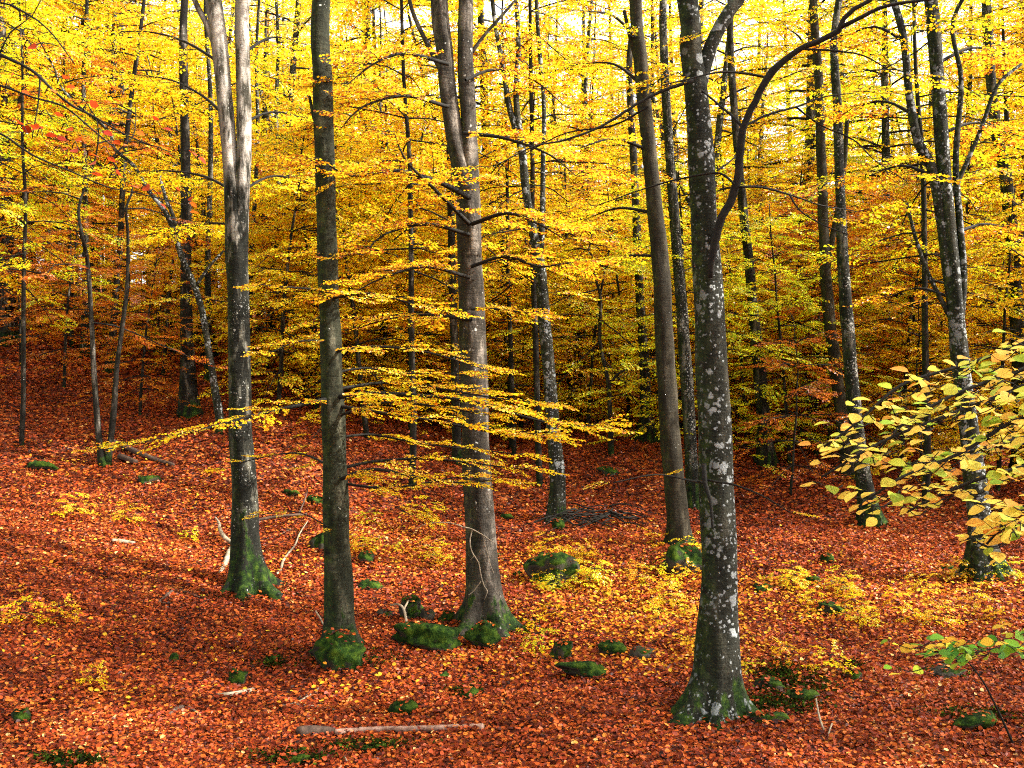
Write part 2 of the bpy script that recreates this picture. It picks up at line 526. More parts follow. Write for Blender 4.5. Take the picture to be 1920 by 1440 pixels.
# ------------------------------------------------------------------ terrain (metres; the camera looks along +Y)
TY = np.array([0, 3, 5, 7.4, 10, 12, 14, 17, 20, 24, 30, 40, 60, 100, 160, 400], float)
TU = np.array([-.9, -.52, -.26, 0, .26, .52, .9])
TZ = np.array([
    [-1.65, -2.1, -2.5, -2.65, -2.3, -1.9, -1.4, -.2, 1.0, 2.4, 3.8, 5.6, 8, 13, 20, 40],
    [-1.65, -2.2, -2.7, -2.9, -2.5, -2.15, -1.85, -1.3, -.35, 1.04, 2.1, 3.7, 6, 11, 18, 40],
    [-1.65, -2.2, -2.7, -2.9, -2.85, -2.7, -2.45, -1.75, -.65, .26, .9, 2.0, 3.8, 8, 14, 36],
    [-1.65, -2.2, -2.75, -2.92, -2.87, -2.83, -2.68, -2.44, -1.95, -1.3, -.75, .1, 1.6, 5, 10, 34],
    [-1.65, -2.2, -2.75, -2.9, -2.80, -2.67, -2.5, -2.2, -1.74, -1.45, -1.1, -.4, .8, 3.5, 8, 32],
    [-1.65, -2.2, -2.7, -2.9, -2.80, -2.62, -2.5, -2.4, -2.2, -2.0, -1.6, -.9, .3, 3, 7, 32],
    [-1.65, -2.2, -2.6, -2.8, -2.75, -2.6, -2.5, -2.4, -2.3, -2.1, -1.8, -1.0, .2, 3, 7, 32]])
CTRL = []     # (x, y, dz) local corrections so that tree feet meet the ground where they stand

def ground0(x, y):
    x = np.asarray(x, float); y = np.asarray(y, float)
    x, y = np.broadcast_arrays(x, y)
    yy = np.maximum(y, 0)
    u = np.clip(x / np.maximum(yy, 6), -.9, .9)
    cols = np.stack([np.interp(yy, TY, TZ[i]) for i in range(len(TU))], -1)
    i = np.clip(np.searchsorted(TU, u) - 1, 0, len(TU) - 2)
    f = (u - TU[i]) / (TU[i + 1] - TU[i])
    f = f * f * (3 - 2 * f) * .5 + f * .5
    a_ = np.take_along_axis(cols, i[..., None], -1)[..., 0]
    b_ = np.take_along_axis(cols, i[..., None] + 1, -1)[..., 0]
    z = a_ + (b_ - a_) * f
    nz = .045 * np.sin(x * 1.7 + .4 * y) * np.sin(y * 1.3 + 1) + .03 * np.sin(x * 3.9 + 2) * np.sin(y * 3.1 - x) + .012 * np.sin(9 * x + 3 * y) * np.sin(8 * y)
    far = np.clip((y - 25) / 30, 0, 1)
    nz = nz * (1 - far) + far * .5 * np.sin(x * .21 + 1) * np.sin(y * .17)
    return z + nz + CZ

def ground(x, y):
    z = ground0(x, y)
    if CTRL:
        num = 0; den = 0.15
        for cx, cyy, dz in CTRL:
            w = np.exp(-((x - cx) ** 2 + (y - cyy) ** 2) / (2 * 1.1 ** 2))
            num = num + w * dz; den = den + w
        z = z + num / den
    return z

def P3(px, py, Y):
    return np.array([(px - 960) / F * Y, Y, CZ + (720 - py) / F * Y])

def hit(px, py):
    """the point of the ground that a photo pixel looks at"""
    Ys = np.linspace(5.5, 60, 2200)
    x = (px - 960) / F * Ys
    g = ground(x, Ys)
    row = 720 - (g - CZ) / Ys * F
    k = np.nonzero(row <= py)[0]
    i = k[0] if len(k) else len(Ys) - 1
    return np.array([x[i], Ys[i], g[i]])

# ------------------------------------------------------------------ leaves and sprays
LEAF6 = np.array([[0, 0, 0], [.30, .36, .07], [.72, .33, .05], [1, 0, -.06], [.72, -.33, .05], [.30, -.36, .07]])
LEAF6Q = np.array([[0, 3, 2, 1], [0, 5, 4, 3]])
LEAF4 = np.array([[0, 0, 0], [.48, .34, .03], [1, 0, -.04], [.48, -.34, .03]])
LEAF4Q = np.array([[0, 3, 2, 1]])
LEAF10 = np.array([[0, 0, 0], [.14, .21, .04], [.36, .36, .09], [.62, .36, .07], [.84, .21, .02], [1, 0, -.06], [.84, -.21, .02], [.62, -.36, .07], [.36, -.36, .09], [.14, -.21, .04], [.5, 0, 0]])
LEAF10Q = np.array([[0, 10, 2, 1], [10, 4, 3, 2], [10, 5, 4, 4], [0, 9, 8, 10], [10, 8, 7, 6], [10, 6, 5, 5]])

def frames(d, nrm):
    d = d / (np.linalg.norm(d, axis=1)[:, None] + 1e-9)
    y = np.cross(nrm, d)
    y /= np.linalg.norm(y, axis=1)[:, None] + 1e-9
    z = np.cross(d, y)
    return d, y, z

def leaf_verts(pos, d, nrm, size, tmpl):
    X, Yv, Z = frames(d, nrm)
    s = size[:, None, None]
    return (pos[:, None, :] + s * (tmpl[None, :, 0, None] * X[:, None, :] + tmpl[None, :, 1, None] * Yv[:, None, :] + tmpl[None, :, 2, None] * Z[:, None, :]))

def make_spray(r_, L=1.0, gap=.10, lgap=.042, leaf=.072, tilt=.55, droop=.12, tmpl=LEAF4, sub=.55):
    """a flat beech spray: axis, alternate side twigs, alternate leaves"""
    pos, d, sz, tw = [], [], [], []
    bend = r_.normal(0, .15)
    n = 8
    s = np.linspace(0, 1, n)
    ax = np.stack([s * L, bend * L * s * s, -droop * L * s * s + .03 * np.sin(s * 7 + r_.uniform(0, 6))], -1)
    tw.append((ax, .0085 * (1 - .85 * s) * math.sqrt(L)))
    def along(P, t0, t1, g):
        seg = np.linalg.norm(P[-1] - P[0])
        m = max(1, int(seg * (t1 - t0) / g))
        side = 1
        for k in range(m):
            t = t0 + (t1 - t0) * (k + r_.uniform(.1, .9)) / m
            q = t * (len(P) - 1)
            i = min(int(q), len(P) - 2)
            p = P[i] + (P[i + 1] - P[i]) * (q - i)
            dd = P[i + 1] - P[i]
            dd = dd / np.linalg.norm(dd)
            an = side * r_.uniform(.5, 1.1)
            side = -side
            c, s_ = math.cos(an), math.sin(an)
            pos.append(p); d.append([dd[0] * c - dd[1] * s_, dd[0] * s_ + dd[1] * c, dd[2] + r_.normal(-.12, .22)])
            sz.append(leaf * r_.uniform(.55, 1.25))
    along(ax, .25, 1, lgap)
    k, side = gap, r_.choice([-1, 1])
    while k < L * .97:
        q = k / L * (n - 1)
        i = min(int(q), n - 2)
        p = ax[i] + (ax[i + 1] - ax[i]) * (q - i)
        ln = (L - k) * sub * r_.uniform(.6, 1.2) + .08
        an = side * r_.uniform(.65, 1.05)
        m = 4
        t = np.linspace(0, 1, m)
        cur = -side * .35
        dx = np.cos(an + cur * t) * ln * t
        dy = np.sin(an + cur * t) * ln * t
        P = p + np.stack([dx, dy, -.10 * ln * t * t + r_.normal(0, .06) * ln * t], -1)
        tw.append((P, .004 * (1 - .8 * t)))
        along(P, .12, 1, lgap)
        side = -side
        k += gap * r_.uniform(.7, 1.3)
    pos, d, sz = np.array(pos), np.array(d), np.array(sz)
    nr = np.stack([r_.normal(0, tilt, len(pos)), r_.normal(0, tilt, len(pos)), np.ones(len(pos))], -1)
    V = leaf_verts(pos, d, nr, sz, tmpl)
    return V, tw

_lr = np.random.default_rng(11)
LIB_MID = [make_spray(_lr) for _ in range(10)]
LIB_FINE = [make_spray(_lr, gap=.085, lgap=.038, leaf=.060, tmpl=LEAF6, tilt=.5) for _ in range(8)]
LIB_FAR = [make_spray(_lr, gap=.17, lgap=.085, leaf=.125, tilt=.45) for _ in range(8)]
LIB_FAR2 = [make_spray(_lr, L=1.2, gap=.26, lgap=.15, leaf=.21, tilt=.5) for _ in range(6)]

class Foliage:
    def __init__(self, lib, tmplQ, twig_detail=1):
        self.lib, self.Q, self.V, self.tubes, self.td = lib, tmplQ, [], Tubes(), twig_detail
        self.side_prob = .5

    def spray(self, p, yaw, pitch=0., roll=0., s=1.0, r_=rng):
        V, tw = self.lib[r_.integers(len(self.lib))]
        cy_, sy = math.cos(yaw), math.sin(yaw)
        cp, sp = math.cos(pitch), math.sin(pitch)
        cr, sr = math.cos(roll), math.sin(roll)
        Rz = np.array([[cy_, -sy, 0], [sy, cy_, 0], [0, 0, 1]])
        Ry = np.array([[cp, 0, -sp], [0, 1, 0], [sp, 0, cp]])
        Rx = np.array([[1, 0, 0], [0, cr, -sr], [0, sr, cr]])
        M = (Rz @ Ry @ Rx).T
        if r_.random() < .5:
            V = V * np.array([1, -1, 1]); tw = [(t * np.array([1, -1, 1]), r) for t, r in tw]
        # the spray grows by adding twig length, leaf size stays near natural
        self.V.append(((V * s) @ M + p).astype(np.float32))
        if self.td >= 1:
            self.tubes.add((tw[0][0] * s) @ M + p, tw[0][1] * s, 3, cap=False)
        if self.td >= 2:
            for t, r in tw[1:]:
                self.tubes.add((t * s) @ M + p, r * s, 3, cap=False)

    def limb(self, p0, az, L, rise=.25, droop=.35, r0=.03, s=1.0, start=.2, gap=.38, r_=rng, k=5, tubes=None):
        n = max(5, int(L / .35))
        t = np.linspace(0, 1, n)
        wob = r_.normal(0, .10)
        a = az + wob * t * 2
        x = np.cumsum(np.cos(a)) / n * L; y = np.cumsum(np.sin(a)) / n * L
        x -= x[0]; y -= y[0]
        z = L * (rise * t - droop * t * t) + .04 * L * np.sin(t * 6 + r_.uniform(0, 6)) * t
        P = p0 + np.stack([x, y, z], -1)
        (tubes or self.tubes).add(P, r0 * (1 - .85 * t) + .004, k, cap=False)
        q = start * L
        side = 1
        while q < L:
            tt = q / L * (n - 1)
            i = min(int(tt), n - 2)
            pp = P[i] + (P[i + 1] - P[i]) * (tt - i)
            self.spray(pp, a[i] + side * r_.uniform(.5, 1.1), r_.normal(-.06, .2), r_.normal(0, .24), s * r_.uniform(.6, 1.25) * (1.05 - .35 * q / L), r_)
            side = -side
            q += gap * r_.uniform(.7, 1.3)
        self.spray(P[-1], a[-1], r_.normal(-.05, .1), r_.normal(0, .1), s * .85, r_)
        return P

    def build(self, name, mat, parent, loc=(0, 0, 0), drop=0.0):
        if not self.V:
            return None
        V = np.concatenate(self.V)
        if drop:
            V = V[rng.random(len(V)) > drop]
        m, k = V.shape[:2]
        Q = (np.arange(m)[:, None, None] * k + self.Q[None]).reshape(-1, self.Q.shape[1])
        r = np.repeat(rng.random(m), len(self.Q))
        return mesh_obj(name, V.reshape(-1, 3), Q, mat, parent, loc, rnd=r, smooth=False)

# ------------------------------------------------------------------ general trees (prototypes, then copies)
def tree_parts(seed, H, r0, cb, nl, Lmax, lib, Q, td, mat, barkm, spr=1.0, gap=.42, fork=False, wig=.25, sides=9, step=.35, flare=True, drop=0.0):
    """returns (trunk mesh object, crown mesh object) unparented at origin"""
    r_ = np.random.default_rng(seed)
    T = Tubes()
    n = 9
    t = np.linspace(0, 1, n)
    lean = r_.normal(0, .035, 2)
    X = lean[0] * H * t + np.cumsum(r_.normal(0, wig / n, n)) * t
    Y = lean[1] * H * t + np.cumsum(r_.normal(0, wig / n, n)) * t
    Z = -0.35 + (H + .35) * t
    P, R = catmull(np.stack([X, Y, Z], -1), r0 * (1 - .80 * t ** 1.1), step)
    T.add(P, R, sides, rough=.05, seed=seed, flare=(1.0, .28, 5, r_.uniform(0, 6), 0.0) if flare else None)
    stems = [(P, R)]
    if fork:
        for j in range(r_.integers(1, 3)):
            i0 = int(len(P) * r_.uniform(.3, .5))
            az = r_.uniform(0, 6.28)
            L = H - P[i0][2]
            tt = np.linspace(0, 1, 6)
            sp = r_.uniform(.18, .32)
            S = P[i0] + np.stack([np.cos(az) * L * sp * tt ** .7, np.sin(az) * L * sp * tt ** .7, L * .92 * tt], -1)
            S, SR = catmull(S, R[i0] * .62 * (1 - .8 * tt), step)
            T.add(S, SR, max(5, sides - 2), rough=.05, seed=seed + 3 + j)
            stems.append((S, SR))
    Fo = Foliage(lib, Q, td)
    for i in range(nl):
        S, SR = stems[i % len(stems)]
        h = cb + (H * .98 - cb) * ((i + r_.random()) / nl)
        k = np.argmin(abs(S[:, 2] - h))
        f = (h - cb) / (H - cb)
        L = Lmax * (.55 + .6 * math.sin(math.pi * min(1, .15 + f * .85))) * r_.uniform(.6, 1.15) * (1 - .45 * f)
        rise = -.05 + .55 * f + r_.normal(0, .12)
        Fo.limb(S[k], i * 2.4 + r_.normal(0, .5), L, rise, .25, max(.008, SR[k] * .30), spr, .22, gap, r_, k=4 if td < 2 else 5, tubes=T if td < 2 else None)
    if td < 1:
        Fo.tubes = None
    tr = T.build('trunk', barkm)
    cr = Fo.build('crown', mat, None, drop=drop)
    tw = None
    if td >= 1 and Fo.tubes and Fo.tubes.V:
        tw = tag(Fo.tubes.build('twigs', M_TWIG), kind='stuff')
    return [o for o in (tr, cr, tw) if o]

PROTO = {}
def proto(key, **kw):
    PROTO[key] = tree_parts(**kw)
    for o in PROTO[key]:
        COL.objects.unlink(o)

def place(key, name, x, y, label, cat, group, s=1.0, rz=None, tilt=0.0, mats=None, z=None):
    zz = float(ground(x, y)) if z is None else z
    e_ = empty(name, (x, y, zz), label, cat, group, rng.uniform(0, 6.28) if rz is None else rz, s)
    if tilt:
        e_.rotation_euler = (rng.normal(0, tilt), rng.normal(0, tilt), e_.rotation_euler[2])
    for p in PROTO[key]:
        c = p.copy()
        if mats and p.name.startswith('crown'):
            k = (p.data.name, mats.name)
            if k not in MESHV:
                md = p.data.copy(); md.materials[0] = mats; MESHV[k] = md
            c.data = MESHV[k]
        COL.objects.link(c)
        c.parent = e_
    return e_
MESHV = {}

# ------------------------------------------------------------------ hero trees traced from the photo
def stem_world(pts, Y, dy=0.0):
    """pts: (px, py, width_px)"""
    P = [P3(a, b, Y + dy * i) for i, (a, b, w) in enumerate(pts)]
    R = [w / 2 / F * Y * .91 for a, b, w in pts]
    return P, R

def hero(name, label, group, Y, stems, barkm, flare=(1.0, .22, 5, 1.0), up=11.0, lean=None, limbs=9, leaf=None, cat='tree', lm=3.4, sides=48, cbase=1.0, extra=None, spr=1.0, crown_min=0.0, twigs=(), rough=.05):
    """first stem starts at the foot; all others start inside the first"""
    base = P3(stems[0][0][0], stems[0][0][1], Y)
    gz = float(ground(base[0], base[1]))
    root = empty(name, (base[0], base[1], gz), label, cat, group)
    T = Tubes()
    tips = []
    off = np.array([base[0], base[1], gz])
    for i, st in enumerate(stems):
        P, R = stem_world(st[:-1] if isinstance(st[-1], (int, float)) else st, Y)
        ext = st[-1] if isinstance(st[-1], (int, float)) else (up if i == 0 else 0)
        P, R = list(P), list(R)
        if i == 0:
            P.insert(0, P[0] + np.array([0, 0, -.35])); R.insert(0, R[0])
        top = P[-1].copy(); r_end = R[-1]
        if ext:
            d = P[-1] - P[-2]; d /= np.linalg.norm(d)
            d = d * .75 + np.array([0, 0, .25]); d /= np.linalg.norm(d)
            m = 6
            nn = random.Random(i + int(Y * 10))
            for k in range(1, m + 1):
                P.append(top + d * ext * k / m + np.array([nn.gauss(0, .12), nn.gauss(0, .15), 0]))
                R.append(r_end * (1 - .85 * k / m))
        Pn, Rn = catmull(P, R, .08 if Y < 12.8 else .14)
        Pn = Pn - off
        T.add(Pn, Rn, sides if i == 0 else (24 if st[0][2] > 20 else 10), rough=rough, seed=int(Y * 10) + i, flare=(*flare, 0.0) if i == 0 and flare else None)
        if ext:
            tips.append((Pn, Rn, (top - off)[2]))
    T.build('trunk', barkm, root)
    if limbs and tips:
        r_ = np.random.default_rng(int(Y * 100))
        Fo = Foliage(LIB_MID, LEAF4Q, 1)
        for j in range(limbs):
            Pn, Rn, zt = tips[j % len(tips)]
            H = Pn[-1][2]
            h = zt + cbase + (H * .98 - zt - cbase) * (j + .5) / limbs
            k = np.argmin(abs(Pn[:, 2] - h))
            f = (h - zt) / (H - zt)
            Fo.limb(Pn[k], j * 2.4 + r_.normal(0, .4), lm * (1.1 - .6 * f) * r_.uniform(.7, 1.2), .1 + .5 * f, .3, max(.012, Rn[k] * .35), spr, .25, .5, r_)
        Fo.build('crown', leaf or L_GOLD, root)
        tag(Fo.tubes.build('twigs', M_TWIG, root), kind='stuff')
    return root, off

HERO_BASES = [  # (px, py, Y) feet of the traced trees: bend the ground to meet them
    (466, 1105, 12.6), (637, 1222, 10.4), (912, 1180, 11.6), (1340, 1335, 8.3), (1273, 1022, 15.0), (1303, 965, 18.0),
    (1042, 980, 17.0), (1435, 872, 20.0), (1632, 985, 16.5), (1592, 890, 19.0), (1850, 1085, 13.0), (412, 790, 18.0), (352, 785, 20.0),
    (10, 640, 24.0), (195, 885, 17.0), (857, 865, 19.5), (1213, 825, 21.5), (1145, 840, 20.0), (1910, 880, 20.0)]
for px, py, Y in HERO_BASES:
    p = P3(px, py, Y)
    CTRL.append((p[0], p[1], float(np.clip(p[2] - ground0(p[0], p[1]), -1.2, 1.2))))

# ground sheet
def axis_pts(segs):
    out = []
    for a_, b_, st in segs:
        out += list(np.arange(a_, b_, st))
    out.append(segs[-1][1])
    return np.array(out)
gx = axis_pts([(-400, -60, 20), (-60, -16, 1.2), (-16, 16, .16), (16, 60, 1.2), (60, 400, 20)])
gy = axis_pts([(-60, 0, 5), (0, 6, .4), (6, 26, .16), (26, 70, 1.2), (70, 420, 10)])
GX, GY = np.meshgrid(gx, gy)
GZ = ground(GX, GY)
nx, ny = len(gx), len(gy)
I = (np.arange(ny - 1)[:, None] * nx + np.arange(nx - 1)[None, :]).ravel()
gq = np.stack([I, I + 1, I + nx + 1, I + nx], -1)
g = mesh_obj('ground', np.stack([GX, GY, GZ], -1).reshape(-1, 3), gq, M_GROUND)
tag(g, kind='structure')

# fallen leaves
def litter():
    r_ = np.random.default_rng(3)
    pts = []
    for y0, y1, dens, sz in ((5.5, 9, 2300, .038), (9, 12, 2000, .040), (12, 16, 1250, .047), (16, 22, 560, .062), (22, 30, 190, .095), (30, 45, 60, .15)):
        n = int(dens * .78 * (y1 ** 2 - y0 ** 2))
        y = np.sqrt(r_.uniform(y0 ** 2, y1 ** 2, n))
        x = r_.uniform(-.78, .78, n) * y
        pts.append((x, y, np.full(n, sz)))
    x = np.concatenate([p[0] for p in pts]); y = np.concatenate([p[1] for p in pts]); s = np.concatenate([p[2] for p in pts])
    n = len(x)
    z = ground(x, y)
    s = s * r_.uniform(.6, 1.25, n)
    th = r_.uniform(0, 6.28, n)
    d = np.stack([np.cos(th), np.sin(th), r_.normal(0, .28, n)], -1)
    nr = np.stack([r_.normal(0, .42, n), r_.normal(-.1, .42, n), np.ones(n)], -1)
    pos = np.stack([x, y, z + .004 + r_.random(n) ** 2 * .035 + abs(d[:, 2]) * s * .5], -1)
    T = LEAF6 * np.array([1, 1.05, 2.2])
    V = leaf_verts(pos, d, nr, s, T)
    curl = r_.uniform(-.25, .5, n)
    V[:, 3, 2] += curl * s * .5; V[:, 0, 2] += curl * s * .5
    m, k = V.shape[:2]
    Q = (np.arange(m)[:, None, None] * k + LEAF6Q[None]).reshape(-1, 4)
    rn = np.repeat(r_.beta(1.5, 1.7, m), 2)
    o = mesh_obj('fallen_leaves', V.reshape(-1, 3), Q, L_LITTER, rnd=rn, smooth=False)
    tag(o, 'carpet of rust orange fallen beech leaves over the forest floor', 'fallen leaves', kind='stuff')
litter()

def yellow_litter():
    r_ = np.random.default_rng(4)
    P = []
    for cx, cyy, sx, sy, n in ((1130, 1110, 150, 55, 5200), (1500, 1120, 170, 45, 3600), (1780, 1120, 120, 35, 2200), (740, 1010, 80, 45, 2200), (1240, 1180, 120, 40, 2200), (1050, 1050, 60, 25, 1500),
                               (160, 1190, 120, 50, 500), (330, 930, 140, 50, 1500), (250, 1280, 150, 40, 350), (680, 1290, 60, 20, 250), (1450, 1230, 120, 35, 900), (1000, 1240, 120, 30, 400), (100, 900, 120, 60, 700), (500, 1050, 200, 40, 600)):
        for k in range(n // 44):          # small drifts of twenty leaves
            px = r_.normal(cx, sx); py = r_.normal(cyy, sy)
            if not (760 < py < 1460): continue
            c = hit(px, py)
            q = c[None, :2] + r_.normal(0, .26, (20, 2))
            P.append(q)
    P = np.concatenate(P); n = len(P)
    z = ground(P[:, 0], P[:, 1])
    th = r_.uniform(0, 6.28, n); s_ = .046 * r_.uniform(.6, 1.2, n)
    d = np.stack([np.cos(th), np.sin(th), r_.normal(0, .3, n)], -1)
    nr = np.stack([r_.normal(0, .5, n), r_.normal(-.1, .5, n), np.ones(n)], -1)
    pos = np.stack([P[:, 0], P[:, 1], z + .03 + r_.random(n) ** 3 * .10], -1)
    V = leaf_verts(pos, d, nr, s_, LEAF6)
    m, k = V.shape[:2]
    Q = (np.arange(m)[:, None, None] * k + LEAF6Q[None]).reshape(-1, 4)
    o = mesh_obj('fallen_yellow_leaves', V.reshape(-1, 3), Q, L_FALLEN, rnd=np.repeat(r_.random(m), 2), smooth=False)
    tag(o, 'drifts of fresh golden yellow leaves lying over the rust carpet', 'fallen leaves', kind='stuff')
yellow_litter()

# the traced trees ------------------------------------------------
t1, t1o = hero('forked_beech_tree', 'twin stemmed beech at left, dark mossy foot and sunlit pale forked stems above', 'large beech trees near the front', 12.6,
     [[(466, 1105, 72), (464, 1050, 62), (462, 1000, 55), (458, 900, 50), (450, 800, 46), (446, 600, 43), (443, 480, 44), (440, 400, 38), (430, 280, 31), (415, 120, 32), (400, 0, 33), 11.0],
      [(449, 520, 34), (452, 400, 32), (457, 280, 30), (456, 150, 28), (455, 0, 28), 10.0],
      [(405, 90, 16), (390, 50, 13), (365, 0, 11), (350, -60, 8)]], B_TWIN, flare=(1.1, .20, 5, 2.2), leaf=L_YELLOW)
t2, t2o = hero('beech_tree', 'straight olive trunked beech rising from a green mossy rock, small white spots', 'large beech trees near the front', 10.4,
     [[(637, 1222, 70), (637, 1150, 60), (632, 1000, 53), (625, 800, 48), (618, 600, 42), (612, 400, 40), (608, 250, 41), (604, 150, 40), (602, 0, 37)],
      [(612, 255, 14), (592, 232, 8), (580, 180, 6)]], B_OLIVE, flare=(.75, .16, 4, 0.6), leaf=L_YELLOW)
t3, t3o = hero('forked_beech_tree', 'pale centre beech with spreading dark roots, trunk splitting in two high up', 'large beech trees near the front', 11.6,
     [[(912, 1180, 84), (909, 1120, 68), (906, 1060, 61), (901, 980, 58), (893, 850, 58), (888, 700, 55), (885, 600, 53), (880, 450, 52), (876, 360, 48), (858, 280, 38), (842, 190, 35), (834, 100, 35), (824, 0, 34)],
      [(884, 420, 36), (882, 330, 36), (878, 230, 32), (873, 130, 33), (873, 0, 30), 10.0],
      [(826, 130, 12), (808, 95, 11), (785, 50, 9), (768, 0, 8), (765, -60, 6)],
      [(880, 105, 9), (905, 70, 7), (940, 30, 6), (985, -20, 5)]], B_PALE, flare=(1.25, .24, 5, 3.6), leaf=L_YELLOW)
t4, t4o = hero('beech_tree', 'nearest beech at right, dark bark crusted with pale grey lichen spots, bright mossy roots', 'large beech trees near the front', 8.3,
     [[(1340, 1335, 100), (1345, 1260, 86), (1347, 1150, 76), (1347, 1000, 73), (1342, 850, 68), (1335, 700, 65), (1328, 550, 61), (1320, 400, 54), (1311, 250, 50), (1303, 150, 48), (1294, 80, 45), (1289, 0, 42)],
      [(1306, 190, 30), (1322, 120, 30), (1342, 65, 28), (1368, 20, 26), (1400, -30, 24), 7.0]], B_GREY, flare=(1.25, .17, 5, 0.3), leaf=L_GOLD)
t5, t5o = hero('beech_tree', 'plain smooth brown beech curving upward just left of the lichen covered trunk', 'large beech trees near the front', 15.0,
     [[(1273, 1022, 46), (1268, 950, 43), (1262, 880, 42), (1253, 780, 40), (1246, 650, 38), (1240, 520, 36), (1231, 420, 33), (1220, 310, 30), (1209, 200, 29), (1200, 100, 28), (1192, 0, 25)],
      [(1203, 150, 10), (1185, 85, 8), (1170, 20, 7)]], B_BROWN, flare=(.35, .2, 4, 1.0), leaf=L_YELLOW)
hero('beech_tree', 'thin blackish beech directly behind the smooth brown one', 'large beech trees near the front', 18.0,
     [[(1303, 965, 30), (1297, 880, 26), (1293, 800, 26), (1283, 650, 25), (1272, 500, 22), (1260, 350, 20), (1250, 200, 18), (1243, 50, 16)]], B_DARK, flare=(.5, .25, 4, 1.0), leaf=L_GOLD, sides=14)
hero('crooked_beech_tree', 'slim crooked beech at centre splitting into several bent thin stems', 'large beech trees near the front', 17.0,
     [[(1042, 980, 36), (1045, 900, 30), (1036, 800, 28), (1029, 700, 26), (1020, 600, 26), (1013, 500, 23), (1000, 430, 18), (985, 350, 16), (978, 280, 15), (955, 200, 12), (942, 120, 10), (925, 20, 9)],
      [(1012, 500, 15), (1017, 400, 12), (1018, 300, 10), (1020, 200, 9), (1012, 100, 9), (1006, 0, 8), 6.0],
      [(992, 400, 14), (980, 280, 13), (968, 190, 13), (972, 90, 10), (968, 0, 9), 6.0]], B_GREY, flare=(.7, .25, 4, 2.0), leaf=L_YELLOW, sides=16)
hero('beech_tree', 'narrow dark beech in the shade right of the lichen covered trunk', 'beech trees further back', 20.0,
     [[(1435, 872, 34), (1432, 800, 28), (1425, 700, 26), (1414, 600, 22), (1405, 500, 20), (1392, 380, 18), (1380, 250, 16), (1370, 100, 14)]], B_FAR, flare=(.6, .25, 4, 0.0), leaf=L_GOLD, sides=12)
hero('beech_tree', 'black leaning beech with broad mossy foot behind the yellow leafy branch', 'beech trees further back', 16.5,
     [[(1632, 985, 40), (1620, 900, 30), (1610, 830, 28), (1600, 750, 28), (1592, 650, 26), (1581, 500, 24), (1575, 350, 20), (1570, 200, 18), (1565, 60, 15)]], B_DARK, flare=(.9, .22, 5, 1.0), leaf=L_GOLD, sides=16)
hero('beech_tree', 'grey beech standing beside the black leaning one on its left', 'beech trees further back', 19.0,
     [[(1592, 890, 28), (1580, 800, 25), (1566, 680, 24), (1552, 570, 24), (1545, 450, 21), (1540, 300, 20), (1535, 150, 18), (1525, 0, 16)],
      [(1548, 520, 14), (1562, 440, 12), (1580, 340, 10), (1590, 200, 8)]], B_BROWN, flare=(.4, .22, 4, 1.0), leaf=L_GOLD, sides=14)
t11, t11o = hero('forked_beech_tree', 'many stemmed grey beech at far right whose foot shows below the yellow leafy branch', 'large beech trees near the front', 13.0,
     [[(1850, 1085, 52), (1842, 1020, 46), (1832, 930, 43), (1820, 830, 40), (1808, 740, 38), (1798, 650, 36), (1790, 560, 34), (1780, 440, 29), (1770, 320, 27), (1760, 180, 26), (1753, 80, 25), (1745, 0, 24)],
      [(1790, 600, 22), (1775, 500, 20), (1762, 400, 18), (1745, 310, 20), (1722, 270, 18), (1705, 180, 16), (1692, 60, 15), 7.0],
      [(1797, 640, 16), (1806, 520, 16), (1800, 420, 14), (1792, 300, 12), (1802, 150, 10), 5.0],
      [(1790, 610, 12), (1758, 550, 9), (1735, 500, 8), (1715, 440, 7), (1700, 380, 6)],
      [(1782, 370, 10), (1810, 310, 9), (1840, 240, 8), (1870, 160, 7), (1915, 120, 6)]], B_GREY, flare=(1.0, .22, 6, 1.2), leaf=L_GOLD)
hero('beech_tree', 'dark bent beech trunk by the right edge high above the shaded hollow', 'beech trees further back', 20.0,
     [[(1915, 880, 34), (1912, 700, 30), (1905, 560, 27), (1897, 440, 25), (1885, 330, 24), (1868, 250, 22), (1858, 150, 20), (1850, 0, 18)],
      [(1900, 480, 12), (1930, 400, 10), (1960, 300, 9)]], B_FAR, flare=(.5, .25, 4, 1.0), leaf=L_GOLD, sides=12)
hero('leaning_beech_tree', 'slender beech leaning left across the slope, bare dark stem and forked top', 'beech trees further back', 18.0,
     [[(412, 790, 17), (403, 730, 15), (394, 670, 14), (380, 590, 13), (362, 530, 12), (340, 480, 12), (325, 430, 11), (306, 390, 10), (280, 360, 9), (250, 310, 8), (215, 280, 7), 3.0],
      [(335, 465, 9), (326, 410, 8), (310, 370, 7), (300, 330, 5)],
      [(365, 540, 7), (392, 500, 6), (420, 470, 5)]], B_GREY, flare=(.4, .2, 3, 1.0), limbs=5, lm=1.8, leaf=L_YELLOW, sides=10)
hero('beech_tree', 'stout shaded beech half hidden by orange leaves behind the leaning stem', 'beech trees further back', 20.0,
     [[(352, 785, 38), (352, 700, 30), (350, 600, 24), (349, 480, 22), (348, 350, 20), (346, 200, 18), (344, 50, 16)]], B_FAR, flare=(.6, .25, 5, 1.0), leaf=L_GOLD, sides=14)
hero('beech_tree', 'black trunk at the left edge on top of the red leaf slope', 'beech trees further back', 24.0,
     [[(12, 640, 44), (8, 550, 30), (10, 400, 28), (5, 250, 24), (2, 100, 20)],
      [(14, 600, 16), (32, 520, 14), (45, 400, 13), (50, 250, 10), 4.0]], B_FAR, flare=(.7, .3, 5, 1.0), leaf=L_ORANGE, sides=14)
